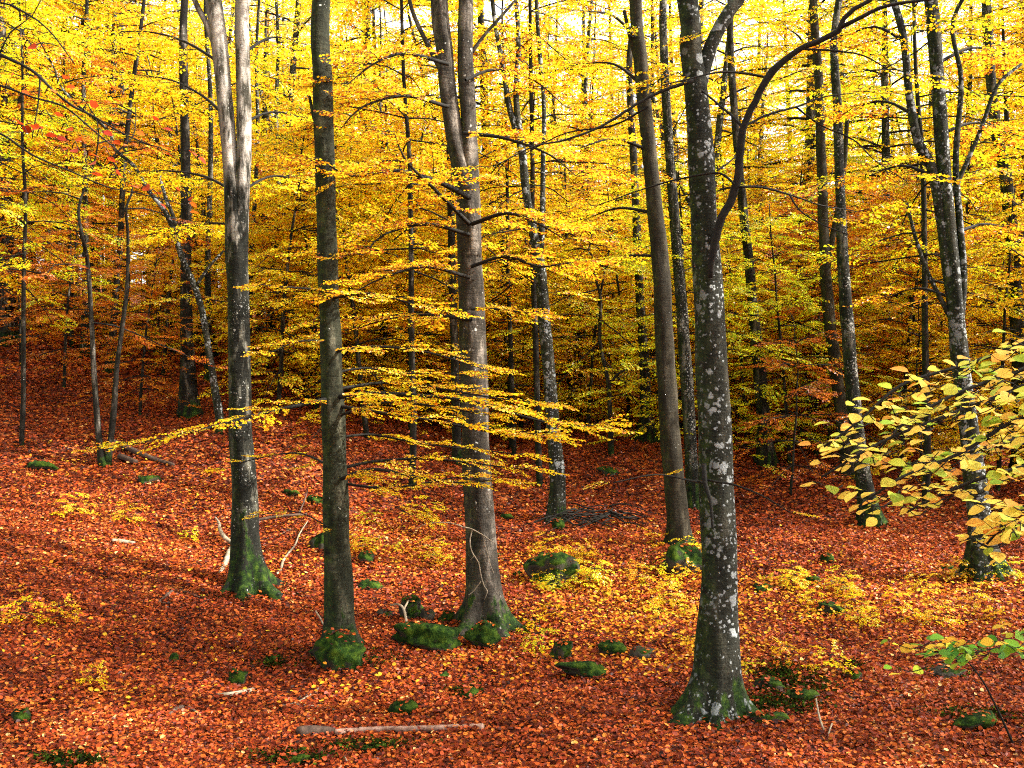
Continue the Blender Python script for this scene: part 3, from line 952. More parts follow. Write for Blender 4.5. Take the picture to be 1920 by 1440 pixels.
hero('young_beech_pair', 'two thin dark stems rising in a narrow V from one stump on the left slope', 'beech trees further back', 17.0,
     [[(197, 885, 24), (188, 840, 14), (182, 780, 12), (176, 700, 11), (172, 620, 9), (165, 500, 8), 3.0],
      [(200, 880, 18), (208, 820, 12), (214, 760, 12), (219, 690, 10), (228, 620, 9), (238, 540, 8), (240, 440, 6), 2.5]], B_FAR, flare=(.3, .1, 3, 1.0), leaf=L_ORANGE, sides=10, limbs=8, lm=1.6, cbase=-1.2, spr=.8)
hero('beech_tree', 'thin black beech trunk showing just left of the pale centre trunk', 'beech trees further back', 19.5,
     [[(857, 865, 22), (855, 780, 18), (852, 650, 17), (848, 520, 16), (846, 400, 15), (842, 250, 13), (838, 80, 11)]], B_FAR, flare=(.4, .2, 3, 1.0), leaf=L_YELLOW, sides=10)
hero('beech_tree', 'dark beech standing on a mossy hump between the crooked and the smooth brown one', 'beech trees further back', 21.5,
     [[(1213, 825, 34), (1210, 760, 22), (1208, 680, 20), (1200, 560, 18), (1195, 450, 17), (1188, 300, 15), (1180, 120, 13)]], B_FAR, flare=(1.1, .22, 5, 1.0), leaf=L_YELLOW, sides=12)
hero('beech_sapling', 'slim black sapling with a forked top in the dark hollow at centre', 'beech trees further back', 20.0,
     [[(1145, 840, 13), (1144, 780, 10), (1140, 715, 9), (1125, 640, 7), (1126, 560, 6), (1110, 500, 5), 1.0],
      [(1141, 722, 6), (1160, 700, 5), (1178, 690, 3)]], B_FAR, flare=None, leaf=L_OLIVE, sides=8, limbs=8, lm=1.4, cbase=-2.0, spr=.8)

# long bent limb of the nearest beech
T = Tubes()
def limb_px(T, pts, Y, dy=0., k=9, off=(0, 0, 0), rough=.06, seed=1, step=.05):
    P = [P3(a_, b_, Y + dy * i / max(1, len(pts) - 1)) for i, (a_, b_, w) in enumerate(pts)]
    R = [w / 2 / F * Y for a_, b_, w in pts]
    Pn, Rn = catmull(P, R, step)
    # small kinks so that it reads as wood
    r_ = np.random.default_rng(seed)
    Pn[1:-1] += r_.normal(0, .10, (len(Pn) - 2, 3)) * Rn[1:-1, None]
    T.add(Pn - np.array(off), Rn, k, rough=rough, seed=seed)
    return Pn
limb_px(T, [(1332, 520, 10), (1338, 470, 15), (1350, 420, 15), (1372, 370, 15), (1384, 330, 14), (1389, 270, 14), (1397, 230, 13), (1416, 190, 13), (1430, 160, 13), (1447, 135, 15), (1470, 112, 12), (1500, 92, 11), (1540, 74, 11), (1572, 58, 11), (1582, 35, 9), (1603, 15, 8), (1630, 2, 7), (1660, -30, 6)], 8.15, -.5, off=t4o)
limb_px(T, [(1578, 50, 9), (1610, 35, 8), (1650, 15, 7), (1690, 6, 6), (1760, -4, 5), (1820, -20, 4)], 7.7, -.2, off=t4o, k=7)
SB = [
 [(1392, 238, 6), (1370, 215, 5), (1340, 190, 4), (1310, 165, 3), (1270, 135, 2)],
 [(1440, 145, 5), (1400, 138, 5), (1350, 135, 4), (1290, 148, 3), (1240, 160, 2)],
 [(1398, 235, 5), (1440, 215, 5), (1495, 200, 4), (1545, 182, 3), (1600, 175, 2)],
 [(1492, 200, 4), (1540, 235, 3), (1600, 262, 3), (1640, 300, 2), (1700, 340, 2)],
 [(1385, 350, 5), (1430, 352, 5), (1480, 365, 4), (1540, 385, 3), (1600, 395, 2)],
 [(1480, 365, 4), (1500, 395, 3), (1540, 420, 3), (1590, 440, 2)],
 [(1376, 345, 5), (1350, 325, 4), (1300, 330, 4), (1220, 350, 3), (1120, 385, 2)],
 [(1500, 92, 5), (1560, 95, 4), (1620, 105, 3), (1680, 140, 2)],
 [(1345, 320, 4), (1372, 300, 3), (1385, 285, 3)],
 [(1300, 150, 8), (1220, 180, 6), (1130, 235, 5), (1060, 262, 4), (1000, 275, 3), (930, 310, 2)],
 [(1215, 200, 5), (1150, 235, 4), (1060, 250, 3), (980, 290, 2)],
 [(1320, 870, 9), (1322, 905, 9), (1332, 940, 7), (1336, 990, 5)],
 [(1322, 905, 6), (1290, 900, 4), (1230, 890, 3), (1150, 905, 2)],
 [(1326, 900, 5), (1380, 910, 4), (1430, 930, 3), (1480, 960, 2)]]
for i, s_ in enumerate(SB[:-3]):
    limb_px(T, s_, 8.0, -.3 if i % 2 else .3, off=t4o, k=5, seed=20 + i, step=.04)
T.build('dark_limb', M_TWIG, t4)
T = Tubes()
for i, s_ in enumerate(SB[-3:]):
    limb_px(T, s_, 8.0, -.2, off=t4o, k=5, seed=40 + i, step=.04)
T.build('broken_branch', M_TWIG, t4)
Fo = Foliage(LIB_FINE, LEAF6Q, 2)
for px, py, yaw, s in ((1270, 135, 2.8, .45), (1240, 160, 3.0, .5), (1290, 120, 2.6, .4), (1310, 150, 3.3, .42), (1345, 110, .4, .3), (1600, 175, .2, .5), (1640, 300, -.2, .45), (1600, 395, 0, .5), (1540, 410, .3, .4), (1120, 385, 3.1, .4),
                       (1680, 140, 0, .5), (1560, 95, .5, .4), (1500, 200, -.6, .35), (1700, 330, .2, .5), (1150, 900, 3.1, .25), (1290, 880, 3.3, .22), (1480, 960, .1, .25), (930, 310, 3.0, .5), (1000, 275, 2.7, .4), (1430, 352, -.7, .35), (1330, 60, 2.4, .4), (1420, 40, .4, .4), (1700, 20, .3, .5), (1630, 60, .2, .4)):
    Fo.spray(P3(px, py, 8.0) - t4o, yaw, rng.normal(0, .1), rng.normal(0, .15), s)
Fo.build('leaves', L_GOLD, t4)
tag(Fo.tubes.build('twigs', M_TWIG, t4), kind='stuff')

# low horizontal leafy boughs of the straight beech: bright yellow tiers across the middle
def tiers(root, off, specs, mat, Y, lib=LIB_FINE, name='leafy_bough'):
    # each bough: picture points with a depth step, thickness, spray length, spacing
    Fo = Foliage(lib, LEAF6Q if lib is LIB_FINE else LEAF4Q, 2)
    for pts, w, s, gap in specs:
        P = [P3(a_, b_, Y + (c_ if True else 0)) for a_, b_, c_ in pts]
        Pn, Rn = catmull(P, np.linspace(w, 1.5, len(P)) / 2 / F * Y, .12)
        Fo.tubes.add(Pn - off, Rn, 5, cap=False)
        d = np.gradient(Pn, axis=0)
        L = np.concatenate([[0], np.cumsum(np.linalg.norm(np.diff(Pn, axis=0), axis=1))])
        q, side = .1 * L[-1], 1
        while q < L[-1]:
            i = int(np.searchsorted(L, q))
            i = min(i, len(Pn) - 1)
            yaw = math.atan2(d[i][1], d[i][0])
            Fo.spray(Pn[i] - off, yaw + side * rng.uniform(.3, .9), rng.normal(.0, .08), rng.normal(0, .12), s * rng.uniform(.7, 1.2))
            side = -side
            q += gap * rng.uniform(.7, 1.3)
        Fo.spray(Pn[-1] - off, math.atan2(d[-1][1], d[-1][0]), -.02, 0, s)
    Fo.build(name, mat, root)
    tag(Fo.tubes.build('twigs', M_TWIG, root), kind='stuff')

tiers(t2, t2o, [
    ([(628, 745, 0), (560, 760, -.4), (480, 778, -.8), (400, 800, -1.1), (320, 818, -1.3), (250, 832, -1.4)], 9, 0.50, 0.139),
    ([(628, 745, 0), (700, 738, -.5), (790, 742, -.8), (880, 752, -1.0), (960, 775, -1.0), (1040, 795, -1.0), (1100, 800, -1.0)], 10, 0.50, 0.123),
    ([(628, 760, 0), (720, 775, -.3), (820, 790, -.4), (920, 810, -.4), (1000, 815, -.4)], 8, 0.52, 0.131),
    ([(630, 730, 0), (720, 718, .3), (820, 728, .3), (920, 745, .3), (1000, 755, .2)], 7, 0.50, 0.157),
    ([(632, 900, 0), (700, 880, -.6), (780, 895, -.9), (860, 905, -1.0), (930, 900, -1.0)], 8, 0.42, 0.139),
    ([(632, 880, 0), (700, 865, .2), (800, 860, .3), (900, 870, .3), (980, 880, .3)], 7, 0.50, 0.191),
    ([(615, 545, 0), (560, 540, -.3), (500, 535, -.5)], 6, 0.35, 0.174),
    ([(620, 560, 0), (680, 550, -.5), (740, 560, -.8), (820, 585, -.8)], 6, 0.45, 0.174),
    ([(624, 660, 0), (700, 650, -.5), (800, 660, -.8), (900, 690, -.8)], 7, 0.45, 0.174),
    ([(630, 640, 0), (560, 640, -.3), (510, 660, -.5)], 5, 0.35, 0.174),
    ([(760, 960, 0), (740, 950, 0), (770, 965, 0)], 3, 0.30, 0.174),
    ([(636, 1000, 0), (560, 960, -.4), (490, 965, -.7)], 3, 0.22, 0.261),
    ([(632, 880, 0), (560, 850, .5), (480, 860, .8), (420, 880, 1.0)], 5, 0.35, 0.217),
    ([(634, 820, 0), (700, 815, .2), (780, 830, .3), (860, 840, .3), (960, 850, .3)], 6, .42, 0.174),
    ([(634, 780, 0), (720, 755, -.6), (820, 762, -.8), (900, 775, -.9)], 6, .42, 0.160),
    ([(628, 700, 0), (680, 690, .2), (760, 700, .3), (850, 700, .3)], 6, .42, 0.174),
    ([(634, 905, 0), (720, 915, -.2), (800, 905, -.2), (880, 890, -.2)], 6, .4, 0.174)], L_MIX, 10.4)
tiers(t3, t3o, [
    ([(880, 370, 0), (820, 340, -.5), (740, 320, -.9), (660, 330, -1.2), (600, 300, -1.3)], 12, 0.65, .12),
    ([(880, 420, 0), (820, 360, -.6), (760, 300, -1.0), (740, 250, -1.1)], 9, 0.58, .12),
    ([(880, 440, 0), (800, 420, -.3), (720, 440, -.7), (680, 480, -.9)], 9, 0.63, .12),
    ([(880, 520, 0), (800, 500, -.5), (720, 520, -.8), (660, 550, -1)], 8, 0.61, .12),
    ([(884, 600, 0), (800, 590, .3), (720, 600, .5), (660, 620, .5)], 8, 0.61, .12),
    ([(884, 420, 0), (950, 400, -.4), (1010, 420, -.7), (1060, 450, -.9)], 9, 0.61, .12),
    ([(884, 500, 0), (950, 480, -.3), (1010, 500, -.5), (1080, 490, -.6)], 8, 0.53, .12),
    ([(884, 580, 0), (940, 580, -.4), (1000, 590, -.6)], 6, 0.44, .12),
    ([(870, 250, 0), (950, 260, -.4), (1030, 290, -.6), (1080, 330, -.7)], 8, 0.58, .12),
    ([(840, 200, 0), (760, 180, -.5), (680, 200, -.8), (640, 240, -.9)], 8, 0.63, .12),
    ([(840, 120, 0), (760, 100, -.5), (700, 120, -.8), (650, 160, -.9)], 8, 0.63, .12),
    ([(873, 150, 0), (930, 130, .3), (1000, 150, .5), (1060, 200, .6)], 7, 0.53, .12)], L_MIX, 11.4, lib=LIB_FINE)
tiers(t1, t1o, [
    ([(425, 220, 0), (380, 180, .4), (320, 150, .8), (250, 140, 1.0)], 7, .7, .16),
    ([(440, 360, 0), (380, 330, .4), (300, 320, .8), (220, 330, 1.0)], 7, .7, .16),
    ([(415, 120, 0), (350, 80, .4), (280, 60, .8), (200, 60, 1.0)], 7, .7, .16),
    ([(440, 420, 0), (380, 420, .5), (320, 440, .9)], 6, .6, .18),
    ([(455, 100, 0), (510, 70, .5), (570, 80, .9)], 7, .7, .16),
    ([(457, 230, 0), (510, 210, .5), (570, 220, .9)], 7, .7, .16),
    ([(450, 360, 0), (510, 330, .6), (570, 340, 1.0)], 7, .6, .18)], L_YELLOW, 12.6, lib=LIB_MID)
tiers(t5, t5o, [
    ([(1215, 280, 0), (1150, 260, -.3), (1080, 280, -.6)], 8, .7, .2),
    ([(1205, 160, 0), (1150, 120, .3), (1080, 120, .6)], 8, .7, .2),
    ([(1230, 400, 0), (1160, 390, .3), (1100, 410, .6)], 8, .7, .2),
    ([(1235, 480, 0), (1180, 480, .5), (1110, 500, .9)], 7, .6, .2),
    ([(1200, 80, 0), (1150, 30, -.3), (1090, 20, -.6)], 8, .7, .2)], L_YELLOW, 15.0, lib=LIB_MID)
tiers(t11, t11o, [
    ([(1755, 120, 0), (1820, 90, .3), (1880, 100, .6)], 8, .8, .16),
    ([(1765, 250, 0), (1830, 230, .3), (1900, 250, .6)], 8, .8, .16),
    ([(1780, 440, 0), (1850, 420, .5), (1910, 440, .8)], 8, .7, .16),
    ([(1750, 330, 0), (1690, 310, .3), (1630, 330, .6)], 8, .7, .16),
    ([(1720, 220, 0), (1660, 190, .3), (1600, 200, .6)], 8, .7, .16),
    ([(1700, 80, 0), (1640, 50, .3), (1580, 70, .6)], 8, .7, .16),
    ([(1790, 560, 0), (1720, 540, .4), (1660, 560, .8)], 7, .6, .2)], L_GOLD, 13.0, lib=LIB_MID)

# ------------------------------------------------------------------ prototypes and the forest behind
proto('mid_a', seed=1, H=15, r0=.16, cb=2.6, nl=60, Lmax=3.8, lib=LIB_MID, Q=LEAF4Q, td=2, mat=L_YELLOW, barkm=B_FAR, spr=1.15, gap=.33, fork=True)
proto('mid_b', seed=2, H=17, r0=.20, cb=3.2, nl=64, Lmax=4.0, lib=LIB_MID, Q=LEAF4Q, td=2, mat=L_GOLD, barkm=B_FAR, spr=1.15, gap=.33)
proto('mid_c', seed=3, H=14, r0=.13, cb=2.0, nl=56, Lmax=3.6, lib=LIB_MID, Q=LEAF4Q, td=2, mat=L_YELLOW, barkm=B_GREY, spr=1.15, gap=.33, fork=True)
proto('mid_d', seed=4, H=16, r0=.18, cb=4.0, nl=54, Lmax=3.8, lib=LIB_MID, Q=LEAF4Q, td=2, mat=L_YELLOW, barkm=B_DARK, spr=1.15, gap=.33)
proto('low_a', seed=5, H=5.0, r0=.045, cb=.7, nl=34, Lmax=2.1, lib=LIB_MID, Q=LEAF4Q, td=2, mat=L_ORANGE, barkm=B_FAR, spr=.85, gap=.28, sides=6, wig=.5, flare=False)
proto('low_b', seed=6, H=7.0, r0=.06, cb=1.0, nl=44, Lmax=2.6, lib=LIB_MID, Q=LEAF4Q, td=2, mat=L_GOLD, barkm=B_FAR, spr=.95, gap=.3, sides=6, wig=.6, flare=False)
proto('low_c', seed=8, H=3.4, r0=.03, cb=.5, nl=24, Lmax=1.7, lib=LIB_MID, Q=LEAF4Q, td=2, mat=L_GOLD, barkm=B_FAR, spr=.65, gap=.32, sides=6, wig=.5, flare=False)
proto('pole', seed=17, H=11, r0=.06, cb=3.6, nl=40, Lmax=2.6, lib=LIB_MID, Q=LEAF4Q, td=2, mat=L_YELLOW, barkm=B_FAR, spr=1.0, gap=.3, sides=7, wig=.9, flare=False)
proto('stem_a', seed=41, H=14, r0=.09, cb=4.5, nl=14, Lmax=2.2, lib=LIB_MID, Q=LEAF4Q, td=1, mat=L_YELLOW, barkm=B_FAR, spr=1.0, gap=.35, sides=7, wig=1.0)
proto('stem_c', seed=44, H=12, r0=.07, cb=6, nl=10, Lmax=1.8, lib=LIB_MID, Q=LEAF4Q, td=1, mat=L_YELLOW, barkm=B_DARK, spr=1.0, gap=.35, sides=7, wig=1.2)
proto('stem_b', seed=42, H=13, r0=.12, cb=5.5, nl=14, Lmax=2.4, lib=LIB_MID, Q=LEAF4Q, td=1, mat=L_YELLOW, barkm=B_GREY, spr=1.0, gap=.35, sides=7, wig=.8, fork=True)
proto('far_a', seed=9, H=17, r0=.20, cb=3.5, nl=50, Lmax=4.4, lib=LIB_FAR, Q=LEAF4Q, td=0, mat=L_YELLOW, barkm=B_FAR, spr=1.4, gap=.45, sides=6, step=.8, fork=True)
proto('far_b', seed=10, H=18, r0=.22, cb=5.0, nl=46, Lmax=4.4, lib=LIB_FAR, Q=LEAF4Q, td=0, mat=L_GOLD, barkm=B_FAR, spr=1.4, gap=.45, sides=6, step=.8)
proto('far_c', seed=12, H=8, r0=.07, cb=1.0, nl=44, Lmax=3.2, lib=LIB_FAR, Q=LEAF4Q, td=0, mat=L_GOLD, barkm=B_FAR, spr=1.25, gap=.42, sides=5, step=.8, flare=False)
proto('dist_a', seed=13, H=18, r0=.20, cb=2.5, nl=46, Lmax=5, lib=LIB_FAR2, Q=LEAF4Q, td=0, mat=L_YELLOW, barkm=B_FAR, spr=1.6, gap=.9, sides=5, step=1.2)
proto('dist_b', seed=14, H=16, r0=.18, cb=1.5, nl=46, Lmax=5, lib=LIB_FAR2, Q=LEAF4Q, td=0, mat=L_GOLD, barkm=B_FAR, spr=1.6, gap=.9, sides=5, step=1.2, fork=True)

def region(x, y):
    u = x / y
    return 'left' if u < -.2 else ('middle' if u < .16 else 'right')

taken = [(P3(px, py, Y)[0], Y, 1.4) for px, py, Y in HERO_BASES]
def free(x, y, d):
    return all((x - a_) ** 2 + (y - b_) ** 2 > max(d, c_) ** 2 for a_, b_, c_ in taken)
WORD = {'left': 'on the red left slope', 'middle': 'behind the centre trunks', 'right': 'in the shaded hollow at right'}

def scatter(n, y0, y1, keys, name, labelf, cat, dmin, umax=.68, smin=.8, smax=1.2, matf=None, tilt=.02, seed=1, filt=None):
    r_ = np.random.default_rng(seed)
    k = tries = 0
    while k < n and tries < n * 60:
        tries += 1
        y = math.sqrt(r_.uniform(y0 ** 2, y1 ** 2))
        x = r_.uniform(-umax, umax) * y
        if filt and not filt(x, y, r_):
            continue
        if not free(x, y, dmin):
            continue
        taken.append((x, y, dmin * .8))
        reg = region(x, y)
        lab = labelf(reg)
        place(keys[r_.integers(len(keys))], name, x, y, lab, cat, lab, s=r_.uniform(smin, smax), tilt=tilt, mats=matf(x, y, r_) if matf else None)
        k += 1
    return k

def mat_mid(x, y, r_):
    u = x / y
    p = r_.random()
    if u > .25: return [L_YELLOW, L_GOLD, L_OLIVE][0 if p < .4 else 1 if p < .8 else 2]
    return L_YELLOW if p < .45 else (L_MIX if p < .75 else (L_GOLD if p < .9 else L_OLIVE))
def mat_far(x, y, r_):
    p = r_.random()
    if x / y < -.3: return L_ORANGE if p < .2 else (L_GOLD if p < .5 else L_YELLOW)
    return L_GOLD if p < .25 else (L_YELLOW if p < .7 else L_OLIVE)
def mat_low(x, y, r_):
    u = x / y
    p = r_.random()
    if u < -.2: return L_ORANGE if p < .4 else (L_GOLD if p < .75 else L_MIX)
    if u < .1: return L_GOLD if p < .6 else (L_YELLOW if p < .85 else L_OLIVE)
    return L_ORANGE if p < .3 else (L_GOLD if p < .7 else L_OLIVE)

# understorey placed after the photo: (px, depth, size, prototype, leaves, what tells it apart)
UNDER = [(262, 19.5, .55, 'low_b', L_ORANGE, 'orange young beech left of the leaning stem on the red slope'), (120, 21, .6, 'low_b', L_ORANGE, 'orange leafy young beech behind the two thin V stems'),
         (40, 22.5, .7, 'low_a', L_ORANGE, 'rust leaved sapling near the left edge of the slope'), (305, 23, .75, 'low_b', L_GOLD, 'golden young beech uphill of the leaning stem'),
         (520, 19.5, .85, 'low_b', L_MIX, 'amber young beech between the twin stemmed and the olive trunk'), (575, 22.5, 1.1, 'low_b', L_GOLD, 'golden young beech just left behind the olive trunk'),
         (690, 19.5, 1.0, 'low_b', L_MIX, 'amber young beech right behind the olive trunk'), (770, 21.5, 1.1, 'low_b', L_GOLD, 'golden young beech between the olive trunk and the pale centre trunk'),
         (720, 25, 1.2, 'low_b', L_MIX, 'taller amber young beech further back between olive and pale trunks'), (960, 22, 1.0, 'low_b', L_MIX, 'amber young beech between pale centre trunk and slim crooked one'),
         (1100, 22, .8, 'low_b', L_OLIVE, 'greenish young beech in the dark hollow right of the crooked trunk'), (1180, 24, .9, 'low_b', L_GOLD, 'golden young beech behind the mossy hump tree'),
         (1400, 21.5, .7, 'low_b', L_GOLD, 'golden low young beech left of the narrow dark beech'), (1480, 20, .75, 'low_b', L_OLIVE, 'olive leaved young beech right of the narrow dark beech'),
         (1530, 22, .9, 'low_b', L_ORANGE, 'orange young beech left of the grey and black trunk pair'), (1690, 20.5, .9, 'low_b', L_GOLD, 'golden young beech right of the black leaning beech'),
         (1740, 23, 1.0, 'low_b', L_ORANGE, 'orange young beech behind the many stemmed grey beech'), (1870, 18.5, .8, 'low_b', L_GOLD, 'golden young beech by the right edge in deep shade'),
         (500, 25, .9, 'low_b', L_ORANGE, 'orange young beech right behind the twin stemmed trunk'), (180, 26, .8, 'low_b', L_GOLD, 'golden young beech high on the left slope')]
def place_under():
    for px, Y, s_, key, m_, lab in UNDER:
        x = (px - 960) / F * Y
        taken.append((x, Y, .8))
        place(key, 'young_beech', x, Y, lab, 'young tree', 'young beeches under the tall trees', s=s_, tilt=.03, mats=m_)
place_under()

def gapf(x, y, r_):      # the wood opens a little towards the sky at centre and right
    u = x / y
    return not ((-.12 < u < .14 and r_.random() < .66) or (u > .26 and r_.random() < .25))

scatter(34, 20, 34, ['mid_a', 'mid_b', 'mid_c', 'mid_d'], 'beech_tree', lambda r: 'tall yellow leaved beech among the trunks ' + WORD[r], 'tree', 2.4, matf=mat_mid, seed=21, filt=gapf)
scatter(56, 34, 60, ['far_a', 'far_b', 'mid_d'], 'beech_tree', lambda r: 'distant slim beech in the yellow wood ' + WORD[r], 'tree', 2.6, matf=mat_mid, seed=22, filt=gapf)
scatter(80, 60, 130, ['dist_a', 'dist_b'], 'beech_tree', lambda r: 'very far yellow beech on the hillside ' + WORD[r], 'tree', 4.0, matf=mat_mid, seed=23, filt=gapf)
scatter(7, 17.5, 21, ['pole'], 'young_beech', lambda r: 'slender tall young beech with yellow crown ' + WORD[r], 'young tree', 1.5, matf=mat_mid, seed=31)
scatter(60, 17.5, 30, ['low_a', 'low_b', 'low_c'], 'young_beech', lambda r: 'thin young beech with flat tiers of leaves ' + WORD[r], 'young tree', 1.2, matf=mat_low, seed=24,
        filt=lambda x, y, r_: not (-.28 < x / y < .10 and y < 20) and not (x / y < -.2 and y < 24.5))
scatter(95, 29, 60, ['low_b', 'far_c'], 'young_beech', lambda r: 'small understorey beech far back ' + WORD[r], 'young tree', 1.5, matf=mat_far, seed=25)
scatter(120, 22, 50, ['stem_a', 'stem_b', 'stem_c'], 'beech_tree', lambda r: 'slim dark beech pole with few side leaves ' + WORD[r], 'tree', 1.0, matf=mat_mid, seed=27,
        filt=lambda x, y, r_: x / y < -.3 or r_.random() < .45)

# unseen trees added beside and behind the camera to shade the view
SIDE = [(12, 6.3), (15, 15), (12, 2), (17, 8), (-9, 9), (-12, 14), (-8, 3), (20, 19), (16, 0), (0, -6.5), (5.5, -5), (-5.5, -4), (3, -12), (-3.5, -11), (9, -9), (-9, -9), (-11, -1)]
for x, y in SIDE:
    place(['mid_b', 'mid_d'][int(abs(x)) % 2], 'beech_tree', x, y, 'unseen tall beech added outside the picture to shade the view', 'tree', 'unseen tall beeches added for shade', s=rng.uniform(.9, 1.15), tilt=.02, mats=L_YELLOW)

# ------------------------------------------------------------------ rocks
ROCKTOPS = []
def rock(name, px, py, wpx, hpx, mat, label, seed, flat=.55, group=None, sub=4, sharp=0.0, depth=None):
    c = hit(px, py + hpx * .42)
    Y = c[1]
    w, h = wpx / F * Y, hpx / F * Y
    dep = (depth or .75) * w
    r_ = np.random.default_rng(seed)
    import bmesh
    bm = bmesh.new()
    bmesh.ops.create_icosphere(bm, subdivisions=sub, radius=1)
    V = np.array([v.co[:] for v in bm.verts])
    Fc = np.array([[v.index for v in f.verts] for f in bm.faces])
    bm.free()
    V0 = V.copy()
    d = np.ones(len(V))
    for k in range(14):            # chisel with planes for broken stone faces
        n = r_.normal(size=3); n /= np.linalg.norm(n)
        lim = r_.uniform(.55, .88) - sharp * .1
        q = V @ n
        V = V - np.maximum(0, q - lim)[:, None] * n[None, :] * .85
    for k in range(10):
        fr = r_.normal(size=3) * r_.uniform(1.5, 7); ph = r_.uniform(0, 6.28)
        V = V + V0 * (np.sin(V0 @ fr + ph) * .10 / (1 + np.linalg.norm(fr) * .35))[:, None]
    V[:, 0] *= w / 2 / max(1e-6, abs(V[:, 0]).max())
    V[:, 1] *= dep / 2
    V[:, 2] *= h * .62 / max(1e-6, V[:, 2].max())
    z = h * .35
    for k in range(26):
        fr = r_.normal(size=3) * r_.uniform(6, 22); ph = r_.uniform(0, 6.28)
        V = V + V0 * (np.sin(V0 @ fr + ph) * .035 * min(w, h))[:, None] * .22
    o = mesh_obj(name, V, Fc, mat, loc=(c[0], Y + dep * .2, c[2] + z * .9))
    o.rotation_euler = (0, r_.normal(0, .06), r_.uniform(-.3, .3))
    tag(o, label, 'rock', group)
    if w > .16:
        ROCKTOPS.append((c[0], Y + dep * .2, c[2] + z * .9, w / 2, dep / 2, h * .62))
    return o

